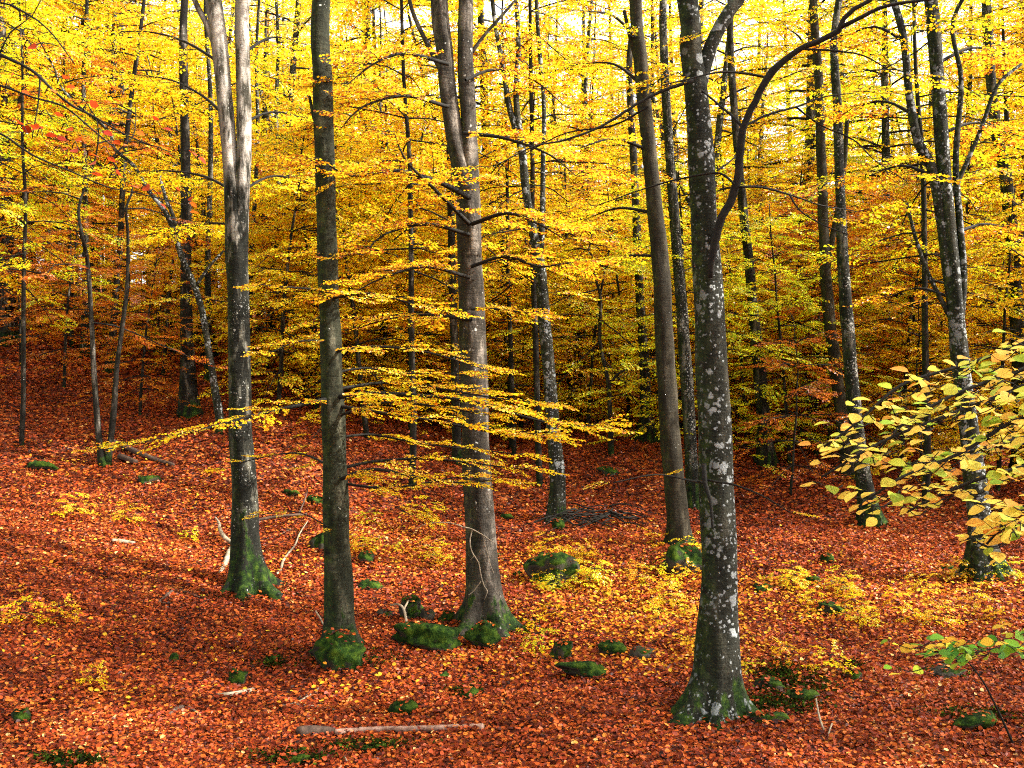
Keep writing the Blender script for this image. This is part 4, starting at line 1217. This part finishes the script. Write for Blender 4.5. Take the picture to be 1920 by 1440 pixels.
G_ = 'mossy stones on the leaf litter'
ROCKS = [
 (630, 1224, 110, 66, M_MOSSROCK, 'squarish green mossy boulder under the foot of the straight olive trunk', .8),
 (788, 1193, 146, 46, M_MOSSROCK, 'long low mossy green rock left of the pale centre beech, biggest of its row', .5),
 (906, 1192, 66, 44, M_MOSSROCK, 'domed mossy rock in front of the roots of the pale centre beech', .8),
 (768, 1143, 52, 46, M_HALFROCK, 'upright dark angular stone standing behind the long mossy rock', .7),
 (803, 1155, 30, 24, M_GREYROCK, 'small grey stone right beside the upright dark angular one', .8),
 (838, 1158, 34, 22, M_HALFROCK, 'small dark stone between grey stone and the spreading roots', .8),
 (722, 1150, 34, 14, M_GREYROCK, 'low grey stone sunk in leaves left of the upright dark one', .8),
 (1056, 1224, 44, 38, M_HALFROCK, 'squat stone with yellow leaves behind the flat bright green rock', .8),
 (1097, 1256, 120, 30, M_MOSSROCK, 'long flat bright green mossy rock in the open litter at centre right', .45),
 (1150, 1218, 54, 28, M_MOSSROCK, 'rounded mossy cushion rock just above the flat bright green one', .8),
 (1205, 1227, 52, 18, M_GREYROCK, 'flat grey stone right of the rounded mossy cushion', .8),
 (1040, 1070, 112, 58, M_HALFROCK, 'largest dark grey brown boulder with yellow seedlings around it behind the centre beech', .7),
 (1282, 1052, 80, 58, M_HALFROCK, 'dark boulder between the smooth brown trunk and the lichen covered one', .7),
 (755, 1328, 56, 26, M_MOSSROCK, 'oval mossy stone in the front litter above the pale fallen pole', .8),
 (440, 1272, 42, 30, M_HALFROCK, 'dark lumpy mossy stump like stone in the left front litter', .8),
 (325, 1237, 22, 18, M_MOSSROCK, 'tiny round green stone alone in the left front litter', .9),
 (512, 1234, 34, 12, M_MOSSROCK, 'thin strip of mossy stone left of the boulder under the olive trunk', .8),
 (38, 1342, 38, 24, M_HALFROCK, 'blackish hollow stone near the lower left corner', .8),
 (72, 873, 72, 16, M_MOSSROCK, 'long dark mossy stone high on the left slope', .4),
 (275, 900, 48, 16, M_HALFROCK, 'dark stone in the leaves left of the twin stemmed beech', .6),
 (1552, 1048, 28, 18, M_MOSSROCK, 'small mossy knob in the litter right of the lichen covered trunk', .8),
 (1520, 1087, 38, 12, M_MOSSROCK, 'thin green stone below the small mossy knob', .8),
 (1430, 1105, 48, 15, M_MOSSROCK, 'flat green stone close right of the lichen covered trunk', .8),
 (1781, 1067, 44, 12, M_MOSSROCK, 'flat mossy stone left of the foot of the many stemmed beech', .8),
 (1838, 1355, 96, 26, M_MOSSROCK, 'bright green mossy stone near the lower right corner', .6),
 (1562, 1143, 52, 22, M_HALFROCK, 'dark broken stone among pale yellow seedlings at right', .8),
 (1602, 1266, 32, 20, M_HALFROCK, 'small dark stone in the litter right of the mossy roots', .8),
 (1780, 1262, 74, 20, M_GREYROCK, 'flat grey stone below the low green and yellow leafy twig', .7),
 (545, 925, 34, 11, M_MOSSROCK, 'thin mossy stone behind the twin stemmed beech', .8),
 (590, 938, 30, 16, M_MOSSROCK, 'mossy stone just left of the olive trunk far behind it', .8),
 (688, 1046, 34, 20, M_HALFROCK, 'dark green stone right of the olive trunk in the yellow litter', .8),
 (603, 1015, 42, 32, M_HALFROCK, 'black pointed stone directly left behind the olive trunk', .8),
 (692, 1098, 50, 18, M_HALFROCK, 'low black stone right of the lower olive trunk', .6),
 (1046, 984, 26, 22, M_MOSSROCK, 'round mossy stone at the foot of the slim crooked beech', .9),
 (972, 1077, 24, 11, M_MOSSROCK, 'tiny mossy stone left of the largest grey brown boulder', .8),
 (832, 1268, 24, 13, M_MOSSROCK, 'small pointed green stone below the domed mossy rock', .8),
 (880, 1301, 40, 18, M_HALFROCK, 'ragged dark stone in the middle of the front litter', .8),
 (1448, 1288, 60, 22, M_HALFROCK, 'dark mossy stone just right of the bright mossy roots', .8),
 (1505, 1305, 60, 18, M_HALFROCK, 'low black stone beyond the dark mossy one by the roots', .8),
 (1440, 1350, 80, 18, M_HALFROCK, 'dark mossy ledge stone in front of the bright mossy roots', .6),
 (690, 1405, 100, 13, M_MOSSROCK, 'long thin mossy ridge under the pale fallen pole', .4),
 (545, 1425, 70, 16, M_MOSSROCK, 'bright green mossy patch stone at the bottom edge left of centre', .5),
 (130, 1432, 60, 14, M_MOSSROCK, 'green mossy stone at the bottom edge on the left', .6),
 (930, 1040, 22, 10, M_MOSSROCK, 'tiny green stone right behind the pale centre trunk', .8),
 (1140, 885, 44, 16, M_HALFROCK, 'dark mossy stone in the hollow left of the dark hump tree', .7),
 (950, 970, 26, 12, M_MOSSROCK, 'small mossy stone left of the slim crooked beech foot', .8),
]
for i, (px, py, w, h, m, lab, fl) in enumerate(ROCKS):
    rock('rock', px, py, w * 1.06, h * 1.1, m, lab, 100 + i, group=G_, depth=fl if fl < .75 else .85, sub=4 if w > 40 else 3)

def strewn():
    r_ = np.random.default_rng(12)
    P = []
    for x, y, z, a_, b_, h in ROCKTOPS:
        n = int(8 + 110 * a_)
        q = r_.normal(0, .38, (n, 2)); q = q[(q ** 2).sum(1) < .75]
        zz = z + h * np.sqrt(1 - (q ** 2).sum(1)) * .93 + .004
        P.append(np.stack([x + q[:, 0] * a_, y + q[:, 1] * b_, zz], -1))
    for px, py, Y in HERO_BASES:            # and against the root flares
        if Y > 17.5: continue
        b0 = P3(px, py, Y); n = 90
        th = r_.uniform(0, 6.28, n); q = .13 + abs(r_.normal(0, .22, n)) + 20 / F * Y * .9
        x, y = b0[0] + np.cos(th) * q, b0[1] + np.sin(th) * q
        P.append(np.stack([x, y, ground(x, y) + .03 + .05 * r_.random(n)], -1))
    P = np.concatenate(P); n = len(P)
    th = r_.uniform(0, 6.28, n)
    d = np.stack([np.cos(th), np.sin(th), r_.normal(0, .3, n)], -1)
    nr = np.stack([r_.normal(0, .4, n), r_.normal(0, .4, n), np.ones(n)], -1)
    V = leaf_verts(P, d, nr, .045 * r_.uniform(.6, 1.2, n), LEAF6)
    m, k = V.shape[:2]
    Q = (np.arange(m)[:, None, None] * k + LEAF6Q[None]).reshape(-1, 4)
    o = mesh_obj('strewn_leaves', V.reshape(-1, 3), Q, L_LITTER, rnd=np.repeat(r_.beta(2, 1.5, m), 2), smooth=False)
    tag(o, 'loose orange leaves caught on the mossy stones and tree roots', 'fallen leaves', kind='stuff')
strewn()

# ------------------------------------------------------------------ dead wood
def ground_stick(name, pts, mat, label, cat, lift=.02, k=7, extra=(), group='fallen wood', seed=1, end_flat=False):
    """pts: (px, py, width_px, lift)"""
    T = Tubes()
    first = hit(pts[0][0], pts[0][1])
    for pl in (pts, *extra):
        P, R = [], []
        for q in pl:
            c = hit(q[0], q[1])
            r = q[2] / 2 / F * c[1]
            lf = q[3] if len(q) > 3 else 0
            P.append(c + np.array([0, 0, lf + r * .8 + .008]) - first); R.append(r)
        Pn, Rn = catmull(P, R, .03)
        r_ = np.random.default_rng(seed)
        Pn[1:-1] += r_.normal(0, .06, (len(Pn) - 2, 3)) * Rn[1:-1, None]
        T.add(Pn, Rn, k, rough=.07, seed=seed)
        seed += 1
    o = T.build(name, mat, None, tuple(first))
    tag(o, label, cat, group)
    return o
ground_stick('fallen_pole', [(628, 1380, 12), (700, 1376, 12), (800, 1374, 12), (905, 1371, 13)], M_PLANK, 'straight pinkish bare pole lying in the front litter', 'fallen pole', k=10)
ground_stick('log', [(560, 1382, 20), (590, 1380, 19), (615, 1378, 15), (628, 1377, 11)], M_DARKWOOD, 'short dark bark covered log end beside the pinkish pole', 'log', k=12)
ground_stick('stick', [(406, 1309, 7), (440, 1306, 9), (475, 1298, 8)], M_PALEWOOD, 'short pale stick below the dark lumpy stone', 'stick')
ground_stick('stick', [(508, 1328, 3), (550, 1324, 4), (590, 1300, 3), (618, 1275, 2)], M_PALEWOOD, 'long thin forked pale twig in the left front litter', 'stick', extra=([(550, 1324, 3), (600, 1330, 3), (640, 1336, 2)],))
ground_stick('stick', [(318, 1345, 8), (335, 1334, 9), (352, 1332, 7), (370, 1342, 5)], M_DARKWOOD, 'small arched brown stick low on the left', 'stick')
ground_stick('stick', [(298, 1133, 5), (325, 1112, 5), (350, 1114, 4), (374, 1122, 3)], M_DARKWOOD, 'bent dark forked twig left of the twin stemmed beech foot', 'stick', extra=([(298, 1133, 3), (325, 1136, 3), (348, 1146, 2)],))
ground_stick('stick', [(210, 1020, 9), (232, 1020, 8), (253, 1022, 5)], M_PALEWOOD, 'short split pale log piece on the left slope', 'stick', k=8)
ground_stick('fallen_branch', [(404, 985, 3, .10), (411, 1000, 5, .12), (412, 1012, 7, .12), (422, 1026, 8, .10), (440, 1032, 8, .05)], M_PALEWOOD, 'curved pale antler like branch left of the twin stemmed trunk', 'fallen branch',
             extra=([(440, 1032, 9, .05), (430, 1044, 10, .03), (422, 1062, 10), (413, 1078, 7)],))
ground_stick('fallen_branch', [(577, 985, 2, .05), (562, 1008, 3, .04), (553, 1030, 3, .04), (540, 1045, 4, .03), (531, 1058, 5, .02), (526, 1072, 5), (519, 1080, 5)], M_PALEWOOD, 'bent bare pale branch right of the twin stemmed trunk', 'fallen branch')
ground_stick('fallen_branch', [(440, 1000, 6, .1), (500, 990, 6, .12), (540, 984, 5, .12), (575, 980, 4, .1)], M_DARKWOOD, 'grey horizontal branch lying behind the twin stemmed trunk', 'fallen branch', extra=([(560, 982, 3, .12), (570, 968, 3, .2), (577, 958, 2, .3)], [(500, 1014, 3), (520, 1008, 3), (545, 995, 3)]))
ground_stick('stick', [(733, 1157, 4, .12), (748, 1172, 4, .22), (758, 1182, 5, .20), (763, 1196, 5, .10), (763, 1208, 5)], M_PALEWOOD, 'forked bare twig leaning over the long mossy rock', 'stick', extra=([(757, 1180, 4, .2), (766, 1172, 3, .27)],))
ground_stick('stick', [(592, 1190, 3, .25), (603, 1205, 3, .22), (615, 1225, 3, .15), (624, 1238, 3, .05)], M_PALEWOOD, 'thin pale twig resting against the boulder under the olive trunk', 'stick')
ground_stick('log', [(205, 838, 10, .08), (240, 850, 10, .05), (280, 862, 9), (325, 876, 7)], M_DARKWOOD, 'dark fallen log on the slope behind the thin V shaped stems', 'log', extra=([(225, 862, 12), (255, 872, 10)],))
ground_stick('stick', [(1530, 1345, 3, .14), (1536, 1362, 4, .06), (1545, 1376, 4)], M_PALEWOOD, 'small upright pale twigs in the litter right of the near mossy roots', 'stick', extra=([(1560, 1372, 3, .05), (1552, 1385, 3)],))
ground_stick('stick', [(1685, 1310, 4), (1700, 1303, 4), (1718, 1296, 3)], M_PALEWOOD, 'short grey stick in the right front litter', 'stick')
ground_stick('stick', [(860, 1440, 5), (650, 1432, 4), (640, 1410, 3)][1:], M_PALEWOOD, 'short pale twig at the bottom edge below the mossy ridge', 'stick')
ground_stick('stick', [(30, 1352, 5), (45, 1350, 5), (60, 1344, 4)], M_PALEWOOD, 'pale stick beside the blackish hollow stone', 'stick')

# brush pile
def brush():
    c = hit(1120, 985)
    T = Tubes(); r_ = np.random.default_rng(5)
    for k in range(46):
        a_ = r_.normal(0, .35) + (math.pi if r_.random() < .5 else 0)
        L = r_.uniform(.4, 1.5)
        x0 = r_.uniform(-.75, .5); y0 = r_.uniform(-.3, .4)
        t = np.linspace(0, 1, 6)
        P = np.stack([x0 + np.cos(a_) * L * t * .8, y0 + np.sin(a_) * L * t, .03 + r_.uniform(0, .22) * (1 - abs(x0)) + .10 * np.sin(t * 3 + r_.uniform(0, 3)) * L - .0 * t], -1)
        P += r_.normal(0, .015, P.shape)
        P[:, 2] = np.maximum(P[:, 2], ground(P[:, 0] + c[0], P[:, 1] + c[1]) - c[2] + .01)
        T.add(P, r_.uniform(.006, .018) * (1 - .6 * t), 5)
    o = T.build('brush_pile', M_TWIG, None, tuple(c))
    tag(o, 'heap of dead dark branches right of the slim crooked beech foot', 'brush pile')
brush()

# bare twig hanging against the centre trunk
def hanging_twig():
    T = Tubes()
    off = P3(884, 990, 11.1)
    for pts in ([(868, 988, 5), (884, 992, 5), (905, 1003, 4), (915, 1010, 3), (930, 1020, 2)],
                [(886, 992, 4), (881, 1015, 4), (885, 1035, 4), (897, 1055, 4), (902, 1080, 4), (908, 1100, 3), (914, 1108, 3), (908, 1125, 2)],
                [(902, 1090, 3), (888, 1108, 3), (878, 1116, 2)],
                [(890, 1042, 3), (882, 1050, 2)], [(905, 1003, 3), (912, 1030, 2), (920, 1060, 2), (926, 1075, 1.5)],
                [(868, 988, 4), (840, 980, 3), (800, 982, 2.5), (780, 992, 2)]):
        pts = [(a_, b_, w_ * .6) for a_, b_, w_ in pts]
        limb_px(T, pts, 11.15, k=5, off=off, seed=len(pts), step=.03)
    o = T.build('bare_twig', M_PALEWOOD, None, tuple(off))
    tag(o, 'white bare twig hanging down in front of the pale centre trunk', 'bare twig')
hanging_twig()

def moss_patches():
    r_ = np.random.default_rng(21)
    P, S = [], []
    for px, py, sx, sy, n in ((1455, 1285, 26, 10, 700), (1510, 1312, 34, 12, 700), (1430, 1345, 40, 9, 800), (1375, 1372, 22, 5, 300), (650, 1232, 60, 10, 500), (1480, 1355, 40, 8, 400), (980, 1175, 26, 8, 300), (690, 1405, 45, 6, 700), (545, 1425, 40, 6, 500), (120, 1430, 30, 6, 400),
                              (155, 1433, 26, 4, 300), (880, 1300, 18, 6, 200), (512, 1236, 16, 4, 200), (1600, 1268, 14, 6, 150), (1560, 1146, 22, 6, 300), (1770, 1270, 34, 6, 200), (1830, 1360, 42, 7, 500), (470, 1110, 50, 5, 400), (1240, 1060, 34, 10, 500), (1110, 980, 60, 9, 400)):
        c = hit(px, py)
        for k in range(n):
            q = hit_fast(px + r_.normal(0, sx), py + r_.normal(0, sy), c)
            P.append(q); S.append(.030 * r_.uniform(.5, 1.4))
    P = np.array(P); n = len(P)
    P[:, 2] = ground(P[:, 0], P[:, 1]) + .025 + r_.random(n) * .035
    th = r_.uniform(0, 6.28, n)
    d = np.stack([np.cos(th), np.sin(th), r_.normal(.2, .5, n)], -1)
    nr = np.stack([r_.normal(0, .6, n), r_.normal(0, .6, n), np.ones(n)], -1)
    V = leaf_verts(P, d, nr, np.array(S), LEAF4)
    m, k = V.shape[:2]
    Q = (np.arange(m)[:, None, None] * k + LEAF4Q[None]).reshape(-1, 4)
    o = mesh_obj('ground_moss', V.reshape(-1, 3), Q, L_MOSS, rnd=r_.random(m), smooth=False)
    tag(o, 'ragged patches of dark green moss between the leaves, densest by the nearest roots', 'moss', kind='stuff')

def hit_fast(px, py, c):
    Y = c[1]
    for _ in range(3):
        x = (px - 960) / F * Y
        z = float(ground0(x, Y)) - CZ
        Y = float(np.clip(z / ((720 - py) / F), 5, 60)) if py > 730 else Y
    return [(px - 960) / F * Y, Y, 0]
L_MOSS = leafmat('moss_tufts', [(0, (0.006, 0.005, 0.003)), (.5, (0.010, 0.016, 0.003)), (.85, (0.016, 0.036, 0.004)), (1, (0.06, 0.10, 0.010))], transl=.2, gloss=.0, objvar=0)
moss_patches()

# ------------------------------------------------------------------ seedlings and low saplings
proto('seedling', seed=31, H=.55, r0=.006, cb=.12, nl=6, Lmax=.35, lib=[make_spray(_lr, L=.5, gap=.08, lgap=.04, leaf=.06, tilt=.35, tmpl=LEAF6) for _ in range(4)], Q=LEAF6Q, td=1, mat=L_YELLOW, barkm=M_TWIG, spr=.8, gap=.2, sides=4, wig=.1, step=.1, flare=False)
proto('seedling_b', seed=32, H=.9, r0=.008, cb=.15, nl=9, Lmax=.5, lib=[make_spray(_lr, L=.6, gap=.08, lgap=.04, leaf=.06, tilt=.35, tmpl=LEAF6) for _ in range(4)], Q=LEAF6Q, td=1, mat=L_YELLOW, barkm=M_TWIG, spr=.9, gap=.22, sides=4, wig=.15, step=.1, flare=False)
SEED = [((1000, 1110), (1030, 1110), 15, 'ankle high yellow beech seedling around the grey brown boulder'),
        ((1180, 1320), (1020, 1120), 8, 'ankle high yellow seedling by the dark boulder behind the lichen trunk'),
        ((1420, 1900), (1075, 1180), 18, 'low pale yellow seedling in the open litter at right'),
        ((640, 860), (930, 1060), 8, 'low golden seedling in the litter behind the olive trunk'),
        ((100, 400), (900, 1130), 3, 'low golden seedling on the left slope'),
        ((0, 130), (1120, 1190), 2, 'low golden seedling by the left edge'),
        ((1000, 1300), (1100, 1230), 9, 'low yellow seedling between mossy stones and the nearest trunk'),
        ((60, 420), (1180, 1330), 1, 'tiny yellow seedling in the left front litter'),
        ((1400, 1560), (1180, 1320), 3, 'small yellow seedling right of the nearest trunk')]
r_s = np.random.default_rng(9)
for (x0, x1), (y0, y1), n, lab in SEED:
    for k in range(n):
        c = hit(r_s.uniform(x0, x1), r_s.uniform(y0, y1))
        place('seedling' if r_s.random() < .65 else 'seedling_b', 'beech_seedling', c[0], c[1], lab, 'seedling', lab, s=r_s.uniform(.22, .5), tilt=.1, mats=[L_YELLOW, L_GOLD, L_OLIVE][r_s.integers(3)])

# ------------------------------------------------------------------ foreground foliage at right and left
def near_bush(name, label, base, stems, sprays, mat, twigmat, leaf, cat='young tree', tilt=.5, seed=1, leaves_name='leaves'):
    root = empty(name, tuple(base), label, cat)
    T = Tubes()
    for pts, k in stems:
        P = [P3(a_, b_, c_) - base for a_, b_, c_, w in pts]
        R = [w / 2 / F * c_ for a_, b_, c_, w in pts]
        Pn, Rn = catmull(P, R, .04)
        T.add(Pn, Rn, k, rough=.05, seed=seed)
    r_ = np.random.default_rng(seed)
    pos, d, nr, sz = [], [], [], []
    for px, py, Y, ang, L, n in sprays:     # ang: direction in the picture plane seen from above (yaw)
        p0 = P3(px, py, Y) - base
        t = np.linspace(0, 1, 6)
        yaw = ang
        P = p0 + np.stack([np.cos(yaw) * L * t, np.sin(yaw) * L * t, -.10 * L * t * t + .02 * np.sin(5 * t + yaw)], -1)
        T.add(P, .0022 * (1 - .6 * t), 4)
        for k in range(n):
            q = (k + .6) / n
            i = min(int(q * 5), 4)
            p = P[i] + (P[i + 1] - P[i]) * (q * 5 - i)
            an = yaw + (1 if k % 2 else -1) * r_.uniform(.5, 1.1) * (1 - .6 * (k == n - 1))
            pos.append(p + r_.normal(0, .008, 3)); d.append([math.cos(an), math.sin(an), r_.normal(-.15, .25)])
            nr.append([r_.normal(0, tilt), r_.normal(-.12, tilt), 1])
            sz.append(leaf * r_.uniform(.6, 1.15))
    T.build('branches', twigmat, root)
    V = leaf_verts(np.array(pos), np.array(d), np.array(nr), np.array(sz), LEAF10)
    m, k = V.shape[:2]
    V = V.reshape(-1, 3)
    q4 = LEAF10Q[[0, 1, 3, 4]]; q3 = LEAF10Q[[2, 5]][:, :3]
    A = (np.arange(m)[:, None, None] * k + q4[None]).reshape(-1, 4)
    B = (np.arange(m)[:, None, None] * k + q3[None]).reshape(-1, 3)
    rn = r_.random(m)
    mesh_obj(leaves_name, V, [A, B], mat, root, rnd=np.concatenate([np.repeat(rn, 4), np.repeat(rn, 2)]), smooth=True)
    return root

# right: yellow leaves about three metres away
r_n = np.random.default_rng(77)
sp = []
BOUGHS = [([(1990, 620), (1880, 660), (1790, 690), (1690, 722), (1610, 790), (1545, 838)], 3.1), ([(1990, 700), (1880, 740), (1760, 785), (1650, 830), (1540, 895)], 2.95),
          ([(1990, 770), (1900, 790), (1800, 850), (1690, 895), (1610, 950)], 3.0), ([(1990, 860), (1900, 880), (1830, 900), (1760, 930), (1700, 960)], 3.3),
          ([(1990, 930), (1920, 950), (1880, 985), (1850, 1020)], 2.7), ([(1990, 665), (1900, 700), (1800, 735), (1700, 790), (1640, 850)], 3.4),
          ([(1990, 810), (1880, 830), (1760, 865), (1680, 870)], 3.5)]
for pts, Yb in BOUGHS:
    A = np.array(pts, float)
    for k in range(30):
        q = (k + r_n.random()) / 30 * (len(A) - 1)
        i = min(int(q), len(A) - 2)
        p = A[i] + (A[i + 1] - A[i]) * (q - i)
        sp.append((p[0] + 34 + r_n.normal(0, 6), p[1] + r_n.normal(0, 9), Yb + r_n.normal(0, .12), math.pi + (1 if k % 2 else -1) * r_n.uniform(.1, 1.1), r_n.uniform(.07, .17), r_n.integers(2, 5)))
base = np.array([2.35, 3.5, float(ground(2.35, 3.5))])
def trunk_px(Y, x):
    return 960 + x / Y * F
near_bush('young_beech', 'near leafy yellow bough reaching in from the right edge, big soft leaves', base,
          [([(trunk_px(3.5, 2.35), 2000, 3.5, 60), (trunk_px(3.5, 2.38), 1300, 3.5, 50), (trunk_px(3.5, 2.36), 600, 3.5, 44), (trunk_px(3.5, 2.4), -200, 3.5, 36), (trunk_px(3.5, 2.45), -900, 3.5, 20)], 12),
           ] + [([(trunk_px(3.5, 2.37), b_[0][1] - 40, 3.5, 14)] + [(x_, y_, Yb, 9 - 6 * i_ / len(b_)) for i_, (x_, y_) in enumerate(b_)], 6) for b_, Yb in BOUGHS],
          sp, L_NEAR, M_TWIG, .052, tilt=.45, seed=5)
sp = []
for k in range(26):
    px = r_n.uniform(1740, 1960)
    sp.append((px, 1225 - (px - 1740) * .12 + r_n.normal(0, 14), r_n.uniform(3.6, 4.1), math.pi - r_n.uniform(-.5, .6), r_n.uniform(.08, .16), r_n.integers(3, 5)))
base = np.array([2.35, 4.2, float(ground(2.35, 4.2))])
near_bush('beech_sapling', 'low twig of green and yellow leaves at the right edge above the leaf litter', base,
          [([(trunk_px(4.2, 2.35), 1960, 4.2, 10), (trunk_px(4.2, 2.3), 1500, 4.2, 9), (trunk_px(4.1, 2.2), 1250, 4.1, 7), (1900, 1215, 4.0, 4), (1820, 1225, 3.9, 3), (1750, 1245, 3.8, 2)], 6)],
          sp, L_NEARG, M_TWIG, .056, tilt=.9, seed=6)
# thin dark stem in the right front litter
T = Tubes()
p0 = hit(1905, 1395)
pts = [p0 + np.array([0, 0, -.05]), P3(1870, 1330, p0[1] - .05), P3(1838, 1270, p0[1] - .15), P3(1790, 1215, p0[1] - .2), P3(1730, 1165, p0[1] - .2)]
Pn, Rn = catmull(pts, [.010, .009, .007, .004, .002], .05)
T.add(Pn - p0, Rn, 6)
tag(T.build('dead_sapling', M_TWIG, None, tuple(p0)), 'thin dark bare stem slanting up from the lower right litter', 'dead sapling')

# left: dark boughs with a few rust red leaves about three to four metres away
sp = []
for px, py in [(30, 165), (107, 155), (85, 172), (10, 160), (25, 228), (75, 215), (30, 240), (50, 245), (115, 240), (100, 282), (135, 275), (190, 284), (260, 272), (295, 283), (345, 288), (160, 300), (155, 315), (205, 330), (225, 345), (265, 355), (280, 365), (325, 365), (345, 382), (70, 250), (285, 232), (200, 240), (235, 235), (45, 85), (130, 300), (180, 250), (155, 205), (95, 255)]:
    sp.append((px, py, r_n.uniform(3.4, 4.0), r_n.uniform(-.6, .6), r_n.uniform(.03, .07), int(r_n.integers(1, 3))))
base = np.array([-3.1, 4.2, float(ground(-3.1, 4.2))])
bx = lambda x, Y: 960 + x / Y * F
near_bush('young_beech', 'dark bare boughs with scattered rust red leaves reaching in at upper left', base,
          [([(bx(-3.1, 4.2), 1760, 4.2, 60), (bx(-3.05, 4.2), 1000, 4.2, 50), (bx(-3.1, 4.2), 200, 4.2, 40), (bx(-3.1, 4.2), -700, 4.2, 24)], 12),
           ([(bx(-3.08, 4.2), 60, 4.1, 12), (-80, 60, 3.9, 9), (0, 102, 3.8, 7), (60, 132, 3.8, 6), (100, 170, 3.7, 5), (135, 198, 3.7, 5), (175, 218, 3.6, 4), (240, 255, 3.6, 3), (320, 285, 3.6, 2)], 6),
           ([(bx(-3.08, 4.2), 150, 4.1, 10), (-80, 140, 3.9, 8), (0, 160, 3.8, 5), (60, 182, 3.8, 4), (120, 200, 3.7, 4), (170, 240, 3.7, 3), (230, 290, 3.6, 2)], 6),
           ([(bx(-3.08, 4.2), 250, 4.1, 9), (-60, 240, 3.9, 6), (0, 250, 3.8, 4), (60, 290, 3.8, 4), (130, 320, 3.7, 3), (200, 350, 3.7, 3), (270, 365, 3.6, 2), (350, 385, 3.6, 2)], 5),
           ([(75, 140, 3.8, 4), (72, 190, 3.8, 3), (60, 260, 3.8, 2)], 4),
           ([(-60, 20, 3.9, 6), (0, 5, 3.8, 4), (40, 20, 3.8, 4), (90, 55, 3.8, 3), (140, 120, 3.8, 2)], 4),
           ([(0, 100, 3.8, 3), (20, 60, 3.8, 3), (60, 30, 3.8, 2), (80, -10, 3.8, 2)], 4)],
          sp, L_RED, M_TWIG, .044, tilt=.7, seed=8, leaves_name='red_leaves')
print('objects', len(bpy.data.objects), 'polys', sum(len(m.polygons) for m in bpy.data.meshes))
